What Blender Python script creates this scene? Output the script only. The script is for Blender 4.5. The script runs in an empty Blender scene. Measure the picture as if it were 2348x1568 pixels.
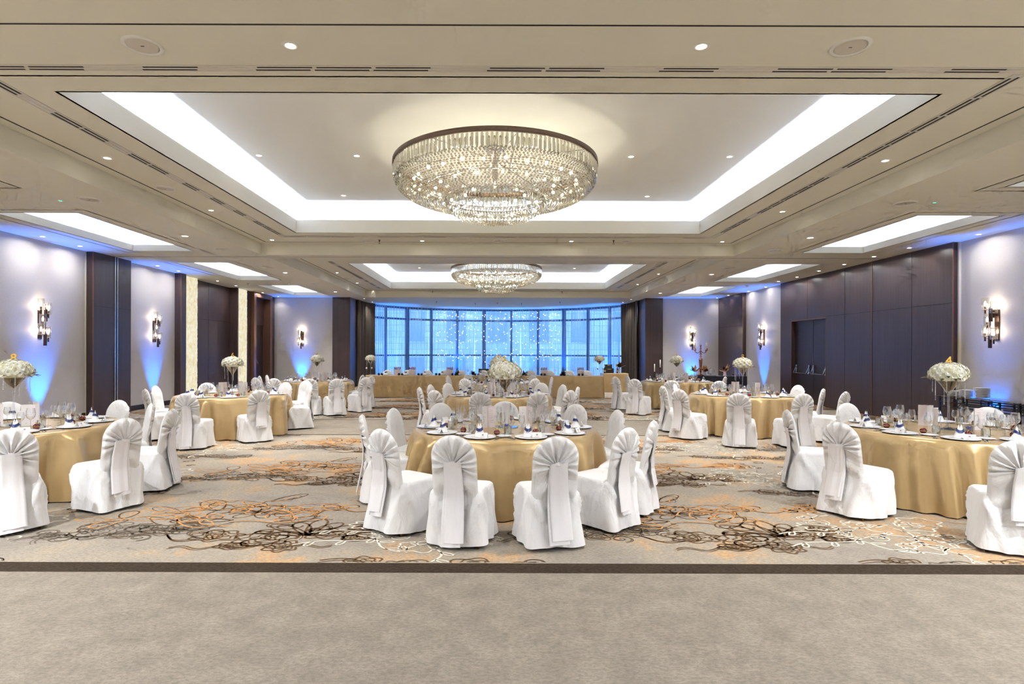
import bpy, math, random
from mathutils import Vector, Matrix, noise
random.seed(7)
PI = math.pi
SC = bpy.context.scene
COL = SC.collection
CH = 1.65                      # camera height
F = 1600.0                     # focal length in pixels of the 2348 px frame
U0, V0, ROLL = 1141.0, 806.0, 0.003

def unroll(u, v):
    return (u - U0) + ROLL * (v - V0), (v - V0) - ROLL * (u - U0)
def atZ(u, v, Z):
    du, dv = unroll(u, v)
    Y = (CH - Z) * F / dv
    return du / F * Y, Y

# ------------------------------------------------------------------ mesh builder
class MB:
    def __init__(s): s.v = []; s.f = []; s.m = []; s.smooth = []
    def add(s, vs, fs, mi=0, sm=False):
        o = len(s.v); s.v.extend([tuple(p) for p in vs])
        for f in fs:
            s.f.append([i + o for i in f]); s.m.append(mi); s.smooth.append(sm)
        return s
    def box(s, x0, x1, y0, y1, z0, z1, mi=0):
        vs = [(x, y, z) for z in (z0, z1) for y in (y0, y1) for x in (x0, x1)]
        return s.add(vs, [(0, 2, 3, 1), (4, 5, 7, 6), (0, 1, 5, 4), (2, 6, 7, 3), (0, 4, 6, 2), (1, 3, 7, 5)], mi)
    def quad(s, a, b, c, d, mi=0): return s.add([a, b, c, d], [(0, 1, 2, 3)], mi)
    def grid(s, pts, closed=False, mi=0, sm=True):
        n = len(pts); m = len(pts[0]); vs = [p for r in pts for p in r]; fs = []
        for i in range(n - 1):
            for j in range(m if closed else m - 1):
                k = (j + 1) % m
                fs.append((i * m + j, i * m + k, (i + 1) * m + k, (i + 1) * m + j))
        return s.add(vs, fs, mi, sm)
    def lathe(s, prof, n=24, c=(0, 0, 0), mi=0, sm=True, caps=True, ax='z', sx=1, sy=1):
        rows = []
        for r, z in prof:
            row = []
            for k in range(n):
                a = 2 * PI * k / n
                p = (r * math.cos(a) * sx, r * math.sin(a) * sy, z)
                if ax == 'x': p = (p[2], p[0], p[1])
                if ax == 'y': p = (p[0], p[2], p[1])
                row.append((p[0] + c[0], p[1] + c[1], p[2] + c[2]))
            rows.append(row)
        o = len(s.v); s.grid(rows, True, mi, sm)
        if caps:
            s.f.append([o + k for k in range(n)][::-1]); s.m.append(mi); s.smooth.append(False)
            e = o + (len(prof) - 1) * n
            s.f.append([e + k for k in range(n)]); s.m.append(mi); s.smooth.append(False)
        return s
    def tube(s, path, r, n=8, mi=0, sm=True, caps=True):
        path = [Vector(p) for p in path]; rows = []
        for i, p in enumerate(path):
            t = (path[min(i + 1, len(path) - 1)] - path[max(i - 1, 0)]).normalized()
            up = Vector((0, 0, 1)) if abs(t.z) < .9 else Vector((1, 0, 0))
            a = t.cross(up).normalized(); b = t.cross(a)
            rr = r[i] if isinstance(r, (list, tuple)) else r
            rows.append([tuple(p + a * rr * math.cos(2 * PI * k / n) + b * rr * math.sin(2 * PI * k / n)) for k in range(n)])
        o = len(s.v); s.grid(rows, True, mi, sm)
        if caps:
            s.f.append([o + k for k in range(n)]); s.m.append(mi); s.smooth.append(False)
            e = o + (len(path) - 1) * n
            s.f.append([e + k for k in range(n)]); s.m.append(mi); s.smooth.append(False)
        return s
    def ball(s, c, r, n=10, m=6, mi=0, sz=1, sm=True):
        prof = [(max(r * math.sin(PI * i / m), r * .01), -r * math.cos(PI * i / m) * sz) for i in range(m + 1)]
        return s.lathe(prof, n, c, mi, sm, caps=False)
    def octa(s, c, rx, rz, mi=0, top=None):
        x, y, z = c; t = rz if top is None else top
        vs = [(x + rx, y, z), (x, y + rx, z), (x - rx, y, z), (x, y - rx, z), (x, y, z + t), (x, y, z - rz)]
        return s.add(vs, [(0, 1, 4), (1, 2, 4), (2, 3, 4), (3, 0, 4), (1, 0, 5), (2, 1, 5), (3, 2, 5), (0, 3, 5)], mi)
    def mesh(s, name, mats):
        me = bpy.data.meshes.new(name); me.from_pydata(s.v, [], s.f)
        for m in (mats if isinstance(mats, (list, tuple)) else [mats]): me.materials.append(m)
        me.polygons.foreach_set('material_index', s.m); me.polygons.foreach_set('use_smooth', s.smooth)
        me.update(); return me

def link(name, data, parent=None, loc=(0, 0, 0), rz=0):
    o = bpy.data.objects.new(name, data); COL.objects.link(o)
    o.location = loc; o.rotation_euler = (0, 0, rz)
    if parent: o.parent = parent
    return o
def tag(o, label, cat, group=None, kind=None):
    o['label'] = label; o['category'] = cat
    if group: o['group'] = group
    if kind: o['kind'] = kind
    return o
def thing(name, label, cat, loc=(0, 0, 0), rz=0, group=None):
    return tag(link(name, None, None, loc, rz), label, cat, group)
def solo(name, me, label, cat, loc=(0, 0, 0), rz=0, group=None):
    return tag(link(name, me, None, loc, rz), label, cat, group)
def part(name, mb, mats, parent, label=None, kind=None, loc=(0, 0, 0), rz=0):
    o = link(name, mb if isinstance(mb, bpy.types.Mesh) else mb.mesh(name, mats), parent, loc, rz)
    if label: o['label'] = label
    if kind: o['kind'] = kind
    return o
def struct(name, mb, mats, parent=None):
    o = link(name, mb.mesh(name, mats), parent)
    if not parent: o['kind'] = 'structure'
    return o
def clone(root, label, loc, rz=0, group=None):
    r = root.copy(); COL.objects.link(r); r.location = loc; r.rotation_euler = (0, 0, rz)
    r['label'] = label
    if group: r['group'] = group
    for ch in list(root.children):
        c = ch.copy(); COL.objects.link(c); c.parent = r
        for g in list(ch.children):
            d = g.copy(); COL.objects.link(d); d.parent = c
    return r

# ------------------------------------------------------------------ materials
def S(h, a=1.0):                              # sRGB 0-255 triple to linear
    return tuple(((c / 255) / 12.92 if c / 255 <= .04045 else ((c / 255 + .055) / 1.055) ** 2.4) for c in h) + (a,)
def mat(name, col, rough=.5, metal=0, spec=.5, **kw):
    m = bpy.data.materials.new(name); m.use_nodes = True
    b = m.node_tree.nodes['Principled BSDF']
    b.inputs['Base Color'].default_value = S(col) if max(col) > 1 else tuple(col) + (1,)
    b.inputs['Roughness'].default_value = rough; b.inputs['Metallic'].default_value = metal
    b.inputs['Specular IOR Level'].default_value = spec
    for k, v in kw.items(): b.inputs[k.replace('_', ' ')].default_value = v
    return m
def emis(name, col, st):
    m = bpy.data.materials.new(name); m.use_nodes = True; nt = m.node_tree; nt.nodes.clear()
    e = nt.nodes.new('ShaderNodeEmission'); o = nt.nodes.new('ShaderNodeOutputMaterial')
    e.inputs[0].default_value = S(col); e.inputs[1].default_value = st
    nt.links.new(e.outputs[0], o.inputs[0]); return m
class NT:
    def __init__(s, m): s.t = m.node_tree; s.n = s.t.nodes; s.b = s.n.get('Principled BSDF')
    def new(s, ty, **kw):
        n = s.n.new(ty)
        for k, v in kw.items(): setattr(n, k, v)
        return n
    def l(s, a, b): s.t.links.new(a, b)
    def coord(s, scale=(1, 1, 1), kind='Object'):
        c = s.new('ShaderNodeTexCoord'); m = s.new('ShaderNodeMapping'); m.inputs['Scale'].default_value = scale
        s.l(c.outputs[kind], m.inputs[0]); return m.outputs[0]
    def noise(s, co, sc, det=3, ro=.5, dist=0):
        n = s.new('ShaderNodeTexNoise'); n.inputs['Scale'].default_value = sc; n.inputs['Detail'].default_value = det
        n.inputs['Roughness'].default_value = ro; n.inputs['Distortion'].default_value = dist
        if co is not None: s.l(co, n.inputs['Vector'])
        return n.outputs['Fac']
    def ramp(s, f, stops):
        r = s.new('ShaderNodeValToRGB'); e = r.color_ramp.elements
        while len(e) > 1: e.remove(e[0])
        e[0].position = stops[0][0]; e[0].color = stops[0][1]
        for p, c in stops[1:]:
            x = e.new(p); x.color = c
        s.l(f, r.inputs[0]); return r.outputs[0]
    def mix(s, f, a, b, mode='MIX'):
        m = s.new('ShaderNodeMix', data_type='RGBA', blend_type=mode)
        if hasattr(f, 'is_linked'): s.l(f, m.inputs[0])
        else: m.inputs[0].default_value = f
        for x, i in ((a, 6), (b, 7)):
            if hasattr(x, 'is_linked'): s.l(x, m.inputs[i])
            else: m.inputs[i].default_value = x
        return m.outputs[2]
    def bump(s, f, st=.2, d=.01):
        b = s.new('ShaderNodeBump'); b.inputs['Strength'].default_value = st; b.inputs['Distance'].default_value = d
        s.l(f, b.inputs['Height']); s.l(b.outputs[0], s.b.inputs['Normal'])
def G(v): return (v, v, v, 1)

M = {}
M['ceil'] = mat('ceiling_paint', (222, 218, 203), .6, spec=.25)
M['ceilup'] = mat('coffer_paint', (226, 225, 218), .6, spec=.3)
M['slotdark'] = mat('slot_shadow_metal', (28, 26, 22), .7)
M['diff'] = mat('diffuser_metal', (205, 198, 186), .35, spec=.6)
M['white'] = mat('white_plastic', (225, 223, 216), .4)
M['wall'] = mat('wallpaper', (200, 194, 188), .45, spec=.5)
n = NT(M['wall']); co = n.coord((1, 1, 1))
n.l(n.mix(n.noise(co, 60, 4), S((184, 177, 171)), S((212, 206, 200))), n.b.inputs['Base Color'])
n.bump(n.noise(co, 90, 3, .7), .5, .006)
def wood(name, a, b, rough=.32):
    m = mat(name, a, rough, spec=.5); n = NT(m); co = n.coord((38, 38, .7))
    f = n.noise(co, 1.0, 5, .65)
    f2 = n.noise(n.coord((5, 5, .25)), 1.0, 2)
    c1 = n.mix(f, S(a), S(b)); n.l(n.mix(f2, c1, n.mix(.5, c1, S(a))), n.b.inputs['Base Color'])
    n.bump(f, .15, .002); return m
M['wood'] = wood('dark_veneer', (36, 26, 28), (92, 72, 68))
M['wood2'] = wood('door_veneer', (30, 22, 22), (58, 44, 42), .35)
M['copper'] = mat('copper_edge_trim', (128, 92, 74), .38, .6)
M['cream_edge'] = mat('pale_edge_trim', (214, 206, 178), .5)
M['steel'] = mat('brushed_steel', (190, 190, 192), .25, 1)
M['silver'] = mat('polished_silver', (225, 225, 228), .12, 1)
M['bronze'] = mat('bronze', (84, 64, 52), .3, .8)
M['gold'] = mat('gold', (226, 184, 84), .28, .9)
M['brass'] = mat('brass_leg', (190, 158, 92), .28, .9)
M['rosegold'] = mat('rose_gold', (176, 120, 96), .22, .95)
M['black'] = mat('black_lacquer', (18, 18, 22), .35)
M['navycloth'] = mat('black_navy_cloth', (20, 22, 32), .8)
M['navy'] = mat('navy_satin', (20, 36, 92), .4)
M['base'] = mat('skirting', (38, 30, 30), .4)
# cotton cover
M['cotton'] = mat('white_cotton', (232, 231, 232), .75, spec=.25, Sheen_Weight=.25)
n = NT(M['cotton']); n.bump(n.noise(n.coord((1, 1, .6)), 7, 4, .5, 1.2), .6, .03)
M['sash'] = mat('sash_satin', (235, 233, 236), .5, spec=.35, Sheen_Weight=.2)
n = NT(M['sash']); n.bump(n.noise(n.coord((6, 6, 1)), 4, 3), .25, .006)
# gold satin
M['satin'] = mat('gold_satin', (180, 152, 104), .3, .45, spec=.6, Sheen_Weight=.0)
M['bwin'] = mat('building_window', (150, 164, 184), .3)
M['satin'].node_tree.nodes['Principled BSDF'].inputs['Sheen Tint'].default_value = S((255, 226, 160))
n = NT(M['satin']); co = n.coord((1, 1, 1))
n.l(n.mix(n.noise(co, 3.5, 3), S((180, 152, 104)), S((200, 172, 124))), n.b.inputs['Base Color'])
n.bump(n.noise(n.coord((1, 1, .35)), 7, 3, .5, .4), .3, .015)
M['porc'] = mat('porcelain', (238, 238, 240), .15)
M['plate_shade'] = mat('charger_under_shade', (120, 122, 126), .3, .7)
M['paper'] = mat('card_paper', (236, 232, 232), .7)
M['pink'] = mat('blush_paper', (232, 220, 222), .7)
M['ink'] = mat('grey_print', (150, 140, 140), .7)
M['linen'] = mat('napkin_linen', (238, 238, 238), .8)
M['wine'] = mat('dark_red_gloss', (92, 20, 26), .25)
M['blossom'] = mat('white_petals', (240, 238, 216), .7, Subsurface_Weight=0)
n = NT(M['blossom']); n.l(n.ramp(n.noise(n.coord((1, 1, 1)), 14, 2), [(.3, S((222, 218, 176))), (.5, S((242, 240, 222))), (.7, S((248, 247, 240)))]), n.b.inputs['Base Color'])
M['leaf'] = mat('dark_leaf', (44, 52, 34), .5)
M['leafbrown'] = mat('bronze_leaf', (104, 74, 50), .4, .3)
M['liner'] = mat('dark_vase_liner', (20, 20, 26), .8, spec=.15)
M['wax'] = mat('candle_wax', (238, 230, 216), .5)
M['blueg'] = mat('blue_glass_beads', (20, 70, 200), .1)
M['curtain'] = mat('brown_velvet', (74, 62, 50), .85, Sheen_Weight=.3)
n = NT(M['curtain']); n.bump(n.noise(n.coord((8, 8, .6)), 5, 3), .3, .01)
M['mullion'] = mat('dark_window_frame', (60, 66, 84), .4)
M['brownsofa'] = mat('dark_leather', (46, 38, 40), .45)

def glassy(name, tint, base=.06, rough=.02, gain=.9):
    m = bpy.data.materials.new(name); m.use_nodes = True; nt = m.node_tree; nt.nodes.clear()
    N = nt.nodes.new; L = nt.links.new
    t = N('ShaderNodeBsdfTransparent'); t.inputs[0].default_value = S(tint)
    g = N('ShaderNodeBsdfGlossy'); g.inputs[0].default_value = G(1); g.inputs['Roughness'].default_value = rough
    lw = N('ShaderNodeLayerWeight'); lw.inputs[0].default_value = .35
    ma = N('ShaderNodeMath'); ma.operation = 'MULTIPLY_ADD'; ma.inputs[1].default_value = gain; ma.inputs[2].default_value = base
    L(lw.outputs['Facing'], ma.inputs[0]); ma.use_clamp = True
    mx = N('ShaderNodeMixShader'); L(ma.outputs[0], mx.inputs[0]); L(t.outputs[0], mx.inputs[1]); L(g.outputs[0], mx.inputs[2])
    o = N('ShaderNodeOutputMaterial'); L(mx.outputs[0], o.inputs[0]); return m
M['glass'] = glassy('clear_glass', (250, 252, 254), .09, .02, .95)
M['cutglass'] = glassy('cut_glass', (240, 243, 242), .22, .08, .55)
M['acrylic'] = glassy('vase_glass', (244, 246, 252), .08, .02, .7)
M['crystal'] = glassy('chandelier_crystal', (238, 236, 220), .36, .04, .66)
M['shade'] = glassy('sconce_glass', (252, 250, 244), .2, .08, .8)
M['pane'] = glassy('window_glass', (225, 238, 250), .03, .0, .5)
M['bulb'] = emis('warm_bulb', (255, 238, 206), 16)
M['bulbc'] = emis('chandelier_bulb', (255, 242, 212), 15)
M['dl'] = emis('downlight_lamp', (255, 246, 230), 30)
M['green'] = emis('green_led', (60, 230, 170), 2)
M['fairy'] = emis('fairy_bulb', (255, 232, 214), 9)
M['uplamp'] = emis('blue_led', (40, 90, 255), 6)
# lit onyx
M['onyx'] = emis('backlit_onyx', (255, 246, 214), .62)
nt = M['onyx'].node_tree; N = nt.nodes
tc = N.new('ShaderNodeTexCoord'); nz = N.new('ShaderNodeTexNoise'); nz.inputs['Scale'].default_value = 7; nz.inputs['Detail'].default_value = 8; nz.inputs['Roughness'].default_value = .7
rp = N.new('ShaderNodeValToRGB'); rp.color_ramp.elements[0].position = .35; rp.color_ramp.elements[0].color = S((222, 206, 158)); rp.color_ramp.elements[1].position = .62; rp.color_ramp.elements[1].color = S((244, 238, 216))
nt.links.new(tc.outputs['Object'], nz.inputs['Vector']); nt.links.new(nz.outputs['Fac'], rp.inputs[0]); nt.links.new(rp.outputs[0], N['Emission'].inputs[0])
# sheer curtain
def sheer():
    m = bpy.data.materials.new('sheer_voile'); m.use_nodes = True; nt = m.node_tree; nt.nodes.clear(); N = nt.nodes.new; L = nt.links.new
    t = N('ShaderNodeBsdfTransparent'); t.inputs[0].default_value = S((215, 234, 252))
    d = N('ShaderNodeBsdfDiffuse'); d.inputs[0].default_value = S((170, 196, 228))
    tr = N('ShaderNodeBsdfTranslucent'); tr.inputs[0].default_value = S((170, 200, 236))
    a = N('ShaderNodeMixShader'); a.inputs[0].default_value = .5; L(d.outputs[0], a.inputs[1]); L(tr.outputs[0], a.inputs[2])
    lw = N('ShaderNodeLayerWeight'); lw.inputs[0].default_value = .5
    mr = N('ShaderNodeMath'); mr.operation = 'MULTIPLY_ADD'; mr.inputs[1].default_value = .55; mr.inputs[2].default_value = .27; mr.use_clamp = True
    L(lw.outputs['Facing'], mr.inputs[0])
    b = N('ShaderNodeMixShader'); L(mr.outputs[0], b.inputs[0]); L(t.outputs[0], b.inputs[1]); L(a.outputs[0], b.inputs[2])
    o = N('ShaderNodeOutputMaterial'); L(b.outputs[0], o.inputs[0]); return m
M['sheer'] = sheer()
M['facade'] = mat('stone_facade', (200, 206, 212), .8)
n = NT(M['facade']); br = n.new('ShaderNodeTexBrick'); br.inputs['Color1'].default_value = S((206, 212, 218)); br.inputs['Color2'].default_value = S((188, 196, 206)); br.inputs['Mortar'].default_value = S((168, 176, 188))
br.inputs['Scale'].default_value = 1; br.inputs['Brick Width'].default_value = 2.4; br.inputs['Row Height'].default_value = .45; br.inputs['Mortar Size'].default_value = .03
co = n.coord((1, 1, 1)); co.node.inputs['Rotation'].default_value = (PI / 2, 0, 0); n.l(co, br.inputs['Vector']); n.l(br.outputs[0], n.b.inputs['Base Color'])
# carpets
def carpet(name, cols, sc):
    m = mat(name, (150, 136, 120), .95, spec=.1, Sheen_Weight=.15); n = NT(m)
    co = n.coord((1, 1, 1)); big = n.noise(co, sc, 5, .62); fine = n.noise(n.coord((1, 1.8, 1)), 30, 6, .8)
    c = n.ramp(big, cols); c = n.mix(n.ramp(fine, [(.4, G(.0)), (.58, G(1))]), n.mix(.5, c, S((84, 74, 62))), c)
    n.l(c, n.b.inputs['Base Color']); n.bump(n.noise(co, 120, 3, .7), .5, .006); return m
M['plain'] = carpet('plain_carpet', [(.3, S((126, 116, 101))), (.5, S((138, 127, 111))), (.7, S((150, 139, 122)))], 5)
M['patt'] = carpet('pattern_carpet_ground', [(.33, S((134, 124, 114))), (.45, S((156, 145, 130))), (.54, S((166, 152, 132))), (.6, S((194, 154, 108))), (.66, S((170, 155, 132)))], .85)
M['band'] = carpet('dark_carpet_band', [(.3, S((40, 30, 21))), (.7, S((52, 40, 29)))], 3)
M['band'].node_tree.nodes['Principled BSDF'].inputs['Sheen Weight'].default_value = 0
M['lbrown'] = mat('carpet_brown_line', (98, 76, 54), .95, spec=.05)
M['lgrey'] = mat('carpet_grey_line', (106, 94, 80), .95, spec=.05)
M['lorange'] = mat('carpet_orange_line', (196, 142, 88), .95, spec=.05)
M['lcream'] = mat('carpet_cream_line', (216, 208, 192), .95, spec=.05)
# ================================================================== THE ROOM
Z1, Z2, Z3 = 4.05, 4.33, 5.0          # aisle ceiling, coffer ceiling, tray ceiling
ZS = 4.47                              # small tray ceiling
XW, XC = 10.0, 5.9
YB, YF = -7.0, 31.2
BC, BR = 33.0, 6.55                    # bay: centre Y and radius

def ribbon(mb, pts, w, z, mi, closed=False, clip=None):
    pts = [Vector(p) for p in pts]; nP = len(pts)
    if closed: pts.append(pts[0]); nP += 1
    L, R = [], []
    for i, p in enumerate(pts):
        if closed: t = pts[(i + 1) % (nP - 1)] - pts[(i - 1) % (nP - 1)]
        else: t = pts[min(i + 1, nP - 1)] - pts[max(i - 1, 0)]
        if t.length < 1e-6: t = Vector((1, 0))
        t.normalize(); q = Vector((-t.y, t.x)) * w / 2
        L.append(p + q); R.append(p - q)
    for i in range(nP - 1):
        c = (pts[i] + pts[i + 1]) / 2
        if clip and not clip(c): continue
        mb.add([(L[i].x, L[i].y, z), (R[i].x, R[i].y, z), (R[i + 1].x, R[i + 1].y, z), (L[i + 1].x, L[i + 1].y, z)], [(0, 1, 2, 3)], mi)

# ---- carpet drawing: motifs in metres round a tile origin, repeated as the broadloom repeats
rc = random.Random(11)
def wob(cx, cy, r, lobes, amp, sx=1, sy=1, n=40, ph=0):
    return [(cx + sx * r * (1 + amp * math.cos(lobes * a + ph)) * math.cos(a), cy + sy * r * (1 + amp * math.cos(lobes * a + ph)) * math.sin(a)) for a in [2 * PI * k / n for k in range(n)]]
def spiral(cx, cy, r, turns, a0, d=1, n=34):
    return [(cx + r * (1 - .85 * t) * math.cos(a0 + d * turns * 2 * PI * t), cy + r * (1 - .85 * t) * math.sin(a0 + d * turns * 2 * PI * t)) for t in [k / n for k in range(n + 1)]]
def petal(cx, cy, a, L, w, n=18):
    o = []
    for k in range(n + 1):
        t = k / n; s = math.sin(PI * t) ; x = L * (1 - math.cos(PI * t)) / 2 if t <= .5 else L * (1 - math.cos(PI * t)) / 2
        t2 = 2 * PI * k / n; x = L * (1 - math.cos(t2)) / 2; y = w / 2 * math.sin(t2) * (1 + .35 * (x / L - .5) * 2)
        o.append((cx + x * math.cos(a) - y * math.sin(a), cy + x * math.sin(a) + y * math.cos(a)))
    return o
def wave(x0, y0, x1, y1, amp, k, n=40):
    dx, dy = x1 - x0, y1 - y0; L = math.hypot(dx, dy); px, py = -dy / L, dx / L
    return [(x0 + dx * t + px * amp * math.sin(k * 2 * PI * t), y0 + dy * t + py * amp * math.sin(k * 2 * PI * t)) for t in [i / n for i in range(n + 1)]]
TILE = []                              # (points, closed, width, material)
def P(pts, w, mi, closed=False): TILE.append((pts, closed, w, mi))
BR_, GR_, OR_, CR_ = 3, 4, 5, 6
def rosette(cx, cy, r, mi, w):
    s = rc.uniform(.75, 1.1)
    P(wob(cx, cy, r, rc.choice((5, 6, 7)), .14, 1, s, ph=rc.random() * 6), w, mi, True)
    P(wob(cx, cy, r * .72, 6, .16, 1, s, ph=rc.random() * 6), w * .8, mi, True)
    P(wob(cx, cy, r * .42, 5, .2, 1, s, ph=rc.random() * 6), w * .8, mi, True)
    P(spiral(cx, cy, r * .26, 1.3, rc.random() * 6), w * .7, mi)
def scrolls(cx, cy, sx, sy, n, mi, w, r0=.08, r1=.2):
    for _ in range(n):
        x = cx + rc.gauss(0, sx); y = cy + rc.gauss(0, sy); r = rc.uniform(r0, r1); a = rc.random() * 6; d = rc.choice((-1, 1))
        P(spiral(x, y, r, rc.uniform(.9, 1.6), a, d), w, mi)
        if rc.random() < .6: P(spiral(x, y, r * 1.22, rc.uniform(.7, 1.1), a, d), w * .6, mi)
# heavy brown garland
for px, py, r in ((-.05, -.05, .25), (.45, .1, .2), (-.5, .02, .22), (.18, -.3, .15), (-.25, -.3, .13), (.8, .28, .16), (.75, -.02, .12)): rosette(px, py, r, BR_, .02)
scrolls(.05, .0, .5, .22, 8, BR_, .018)
for k in range(7): P(petal(.3, .05, PI * .5 + (k - 3) * .42, .5 + .08 * (k % 2), .15), .02, BR_)
P(wave(-.6, -.1, -1.5, .1, .1, 1.5), .02, BR_); P(wave(-.6, -.05, -1.5, .17, .12, 1.3), .014, BR_)
P(wave(-.75, -.36, .6, -.26, .05, 4), .016, BR_); P(wave(-.75, -.4, .6, -.3, .05, 4), .012, BR_); P(petal(-.5, -.1, 2.4, .35, .14), .014, BR_); P(petal(-.5, -.1, 1.8, .35, .14), .014, BR_)
# thin grey garland to the left
for px, py, r in ((-1.05, .16, .17), (-1.35, .02, .13), (-1.62, .2, .2), (-1.95, 0, .15), (-1.3, .36, .12), (-.8, .3, .14)): rosette(px, py, r, GR_, .013)
scrolls(-1.45, .14, .38, .16, 18, GR_, .013, .07, .18)
P(wave(-2.2, -.12, -.5, .42, .09, 2.2), .014, GR_); P(wave(-2.2, -.18, -.5, .36, .09, 2.2), .01, GR_)
# orange open drawing above
for _ in range(15):
    x = rc.uniform(-1.3, .35); y = rc.uniform(.55, 1.45); a = rc.random() * 6
    mi = OR_ if rc.random() < .62 else BR_
    P(petal(x, y, a, rc.uniform(.25, .6), rc.uniform(.1, .26)), .015, mi); P(petal(x + .025, y + .02, a, rc.uniform(.25, .5), .16), .01, BR_)
for _ in range(12):
    x = rc.uniform(-1.4, .3); y = rc.uniform(.5, 1.5); a = rc.gauss(0, .5); L = rc.uniform(.4, .9)
    P(wave(x, y, x + L * math.cos(a), y + L * math.sin(a), rc.uniform(.03, .08), rc.uniform(1, 2.5)), .014, OR_)
    P(wave(x, y - .03, x + L * math.cos(a), y + L * math.sin(a) - .03, rc.uniform(.03, .08), rc.uniform(1, 2.5)), .009, BR_)
scrolls(-.6, .95, .45, .25, 9, OR_, .016, .06, .15)
for k in range(6): P(petal(-.45, .95, k * 1.05, .3, .13), .014, BR_)
rosette(1.1, 1.15, .2, OR_, .018); scrolls(1.15, 1.1, .25, .14, 8, OR_, .018, .07, .16); scrolls(1.3, 1.2, .3, .15, 6, BR_, .016, .06, .14)
for px, py, r in ((1.5, -.95, .15), (1.8, -.8, .18), (2.1, -.95, .14), (.95, -.75, .15), (1.2, -.85, .12)): rosette(px, py, r, BR_ if r > .14 else GR_, .017)
scrolls(1.6, -.85, .45, .1, 9, GR_, .016, .08, .17); P(wave(.6, -.7, 2.4, -.95, .08, 2.5), .018, BR_); P(wave(.6, -.75, 2.4, -1.0, .08, 2.3), .012, BR_)
for k in range(10): P(petal(rc.uniform(-1.9, -.9), rc.uniform(.5, 1.3), rc.random() * 6.28, rc.uniform(.3, .5), .16), .015, BR_ if k % 2 else OR_)
# cream sprigs
for _ in range(9):
    x = rc.uniform(.6, 2.0); y = rc.uniform(-.5, .75)
    P(wob(x, y, rc.uniform(.1, .2), rc.choice((5, 6, 8)), .18, 1, .9, 44), .017, CR_, True)
for _ in range(10):
    x = rc.uniform(.6, 1.9); y = rc.uniform(-.5, .75); a = rc.uniform(0, 6.28); L = rc.uniform(.4, .8)
    w_ = wave(x, y, x + L * math.cos(a), y + L * math.sin(a), .05, 1)
    P(w_, .017, CR_)
    for j in range(5, 40, 13):
        P(petal(w_[j][0], w_[j][1], a + (.9 if j % 4 else -.9), .14, .05, 10), .014, CR_)
scrolls(1.3, .1, .45, .3, 8, CR_, .011, .06, .14)

fl = MB()
def strip(y0, y1, mi, x0=-XW, x1=XW): fl.quad((x0, y0, 0), (x1, y0, 0), (x1, y1, 0), (x0, y1, 0), mi)
strip(YB, 5.2, 0); strip(5.2, 5.44, 2); strip(5.44, 13.74, 1); strip(13.74, 13.84, 2); strip(13.84, 16.82, 0); strip(16.82, 16.9, 2); strip(16.9, YF, 1)
strip(YF, 40.2, 1, -7.2, 7.2)
def inpat(c): return abs(c.x) < 9.95 and (5.46 < c.y < 13.72 or 16.92 < c.y < 31.1)
TX, TY = 4.25, 2.78
for j in range(-1, 8):
    for i in range(-3, 4):
        ox = -2.0 + i * TX; oy = 6.2 + j * TY
        flip = 1 if i % 2 == 0 else 1
        if oy > 31 or oy + 1.7 < 5.4: continue
        for q, (pts, closed, w, mi) in enumerate(TILE):
            st = 1 if oy < 13 else 2
            pp = pts[::st] if not closed else pts
            ribbon(fl, [(ox + flip * a, oy + b) for a, b in pp], w * (1.15 if oy < 13 else 1.5), .0012 + .0002 * mi, mi, closed, inpat)
struct('floor', fl, [M['plain'], M['patt'], M['band'], M['lbrown'], M['lgrey'], M['lorange'], M['lcream']])

# ---- ceilings
def plate(mb, x0, x1, y0, y1, z, holes, mi=0):
    xs = sorted({x0, x1} | {h[0] for h in holes} | {h[1] for h in holes}); ys = sorted({y0, y1} | {h[2] for h in holes} | {h[3] for h in holes})
    xs = [x for x in xs if x0 <= x <= x1]; ys = [y for y in ys if y0 <= y <= y1]
    for a, b in zip(xs, xs[1:]):
        for c, d in zip(ys, ys[1:]):
            mx, my = (a + b) / 2, (c + d) / 2
            if any(h[0] < mx < h[1] and h[2] < my < h[3] for h in holes): continue
            mb.quad((a, c, z), (a, d, z), (b, d, z), (b, c, z), mi)
def ring_wall(mb, x0, x1, y0, y1, z0, z1, mi=0, t=.03, g=0):
    x0 -= g; x1 += g; y0 -= g; y1 += g
    mb.box(x0 - t, x0, y0 - t, y1 + t, z0, z1, mi); mb.box(x1, x1 + t, y0 - t, y1 + t, z0, z1, mi)
    mb.box(x0, x1, y0 - t, y0, z0, z1, mi); mb.box(x0, x1, y1, y1 + t, z0, z1, mi)
BIG = [(-4.57, 4.57, 7.25, 15.8), (-4.57, 4.57, 21.35, 29.8), (-4.57, 4.57, -4.5, 3.2)]  # last tray is out of view, added behind the camera for fill light
SMALL = [(sx * 7.34, sx * 8.8, a, b) for sx in (-1, 1) for a, b in ((-1.5, 3.2), (5.4, 10.07), (12.2, 16.82), (19.0, 23.7), (25.6, 30.2))]
SMALL = [(min(a, b), max(a, b), c, d) for a, b, c, d in SMALL]
ce = MB()
plate(ce, -XW, -XC, YB, YF, Z1, SMALL); plate(ce, XC, XW, YB, YF, Z1, SMALL)
plate(ce, -XC, XC, 17.42, 18.1, Z1, []); plate(ce, -XC, XC, 31.0, 41, Z1, [])
plate(ce, -XC - 1.6, -XC, YF, 41, Z1, []); plate(ce, XC, XC + 1.6, YF, 41, Z1, [])
plate(ce, -XC, XC, YB, 17.42, Z2, BIG); plate(ce, -XC, XC, 18.1, 31.0, Z2, BIG)
for sx in (-1, 1):
    for a, b in ((YB, 17.42), (18.1, 31.0)):
        ce.quad((sx * XC, a, Z1), (sx * XC, b, Z1), (sx * XC, b, Z2), (sx * XC, a, Z2))
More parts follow.
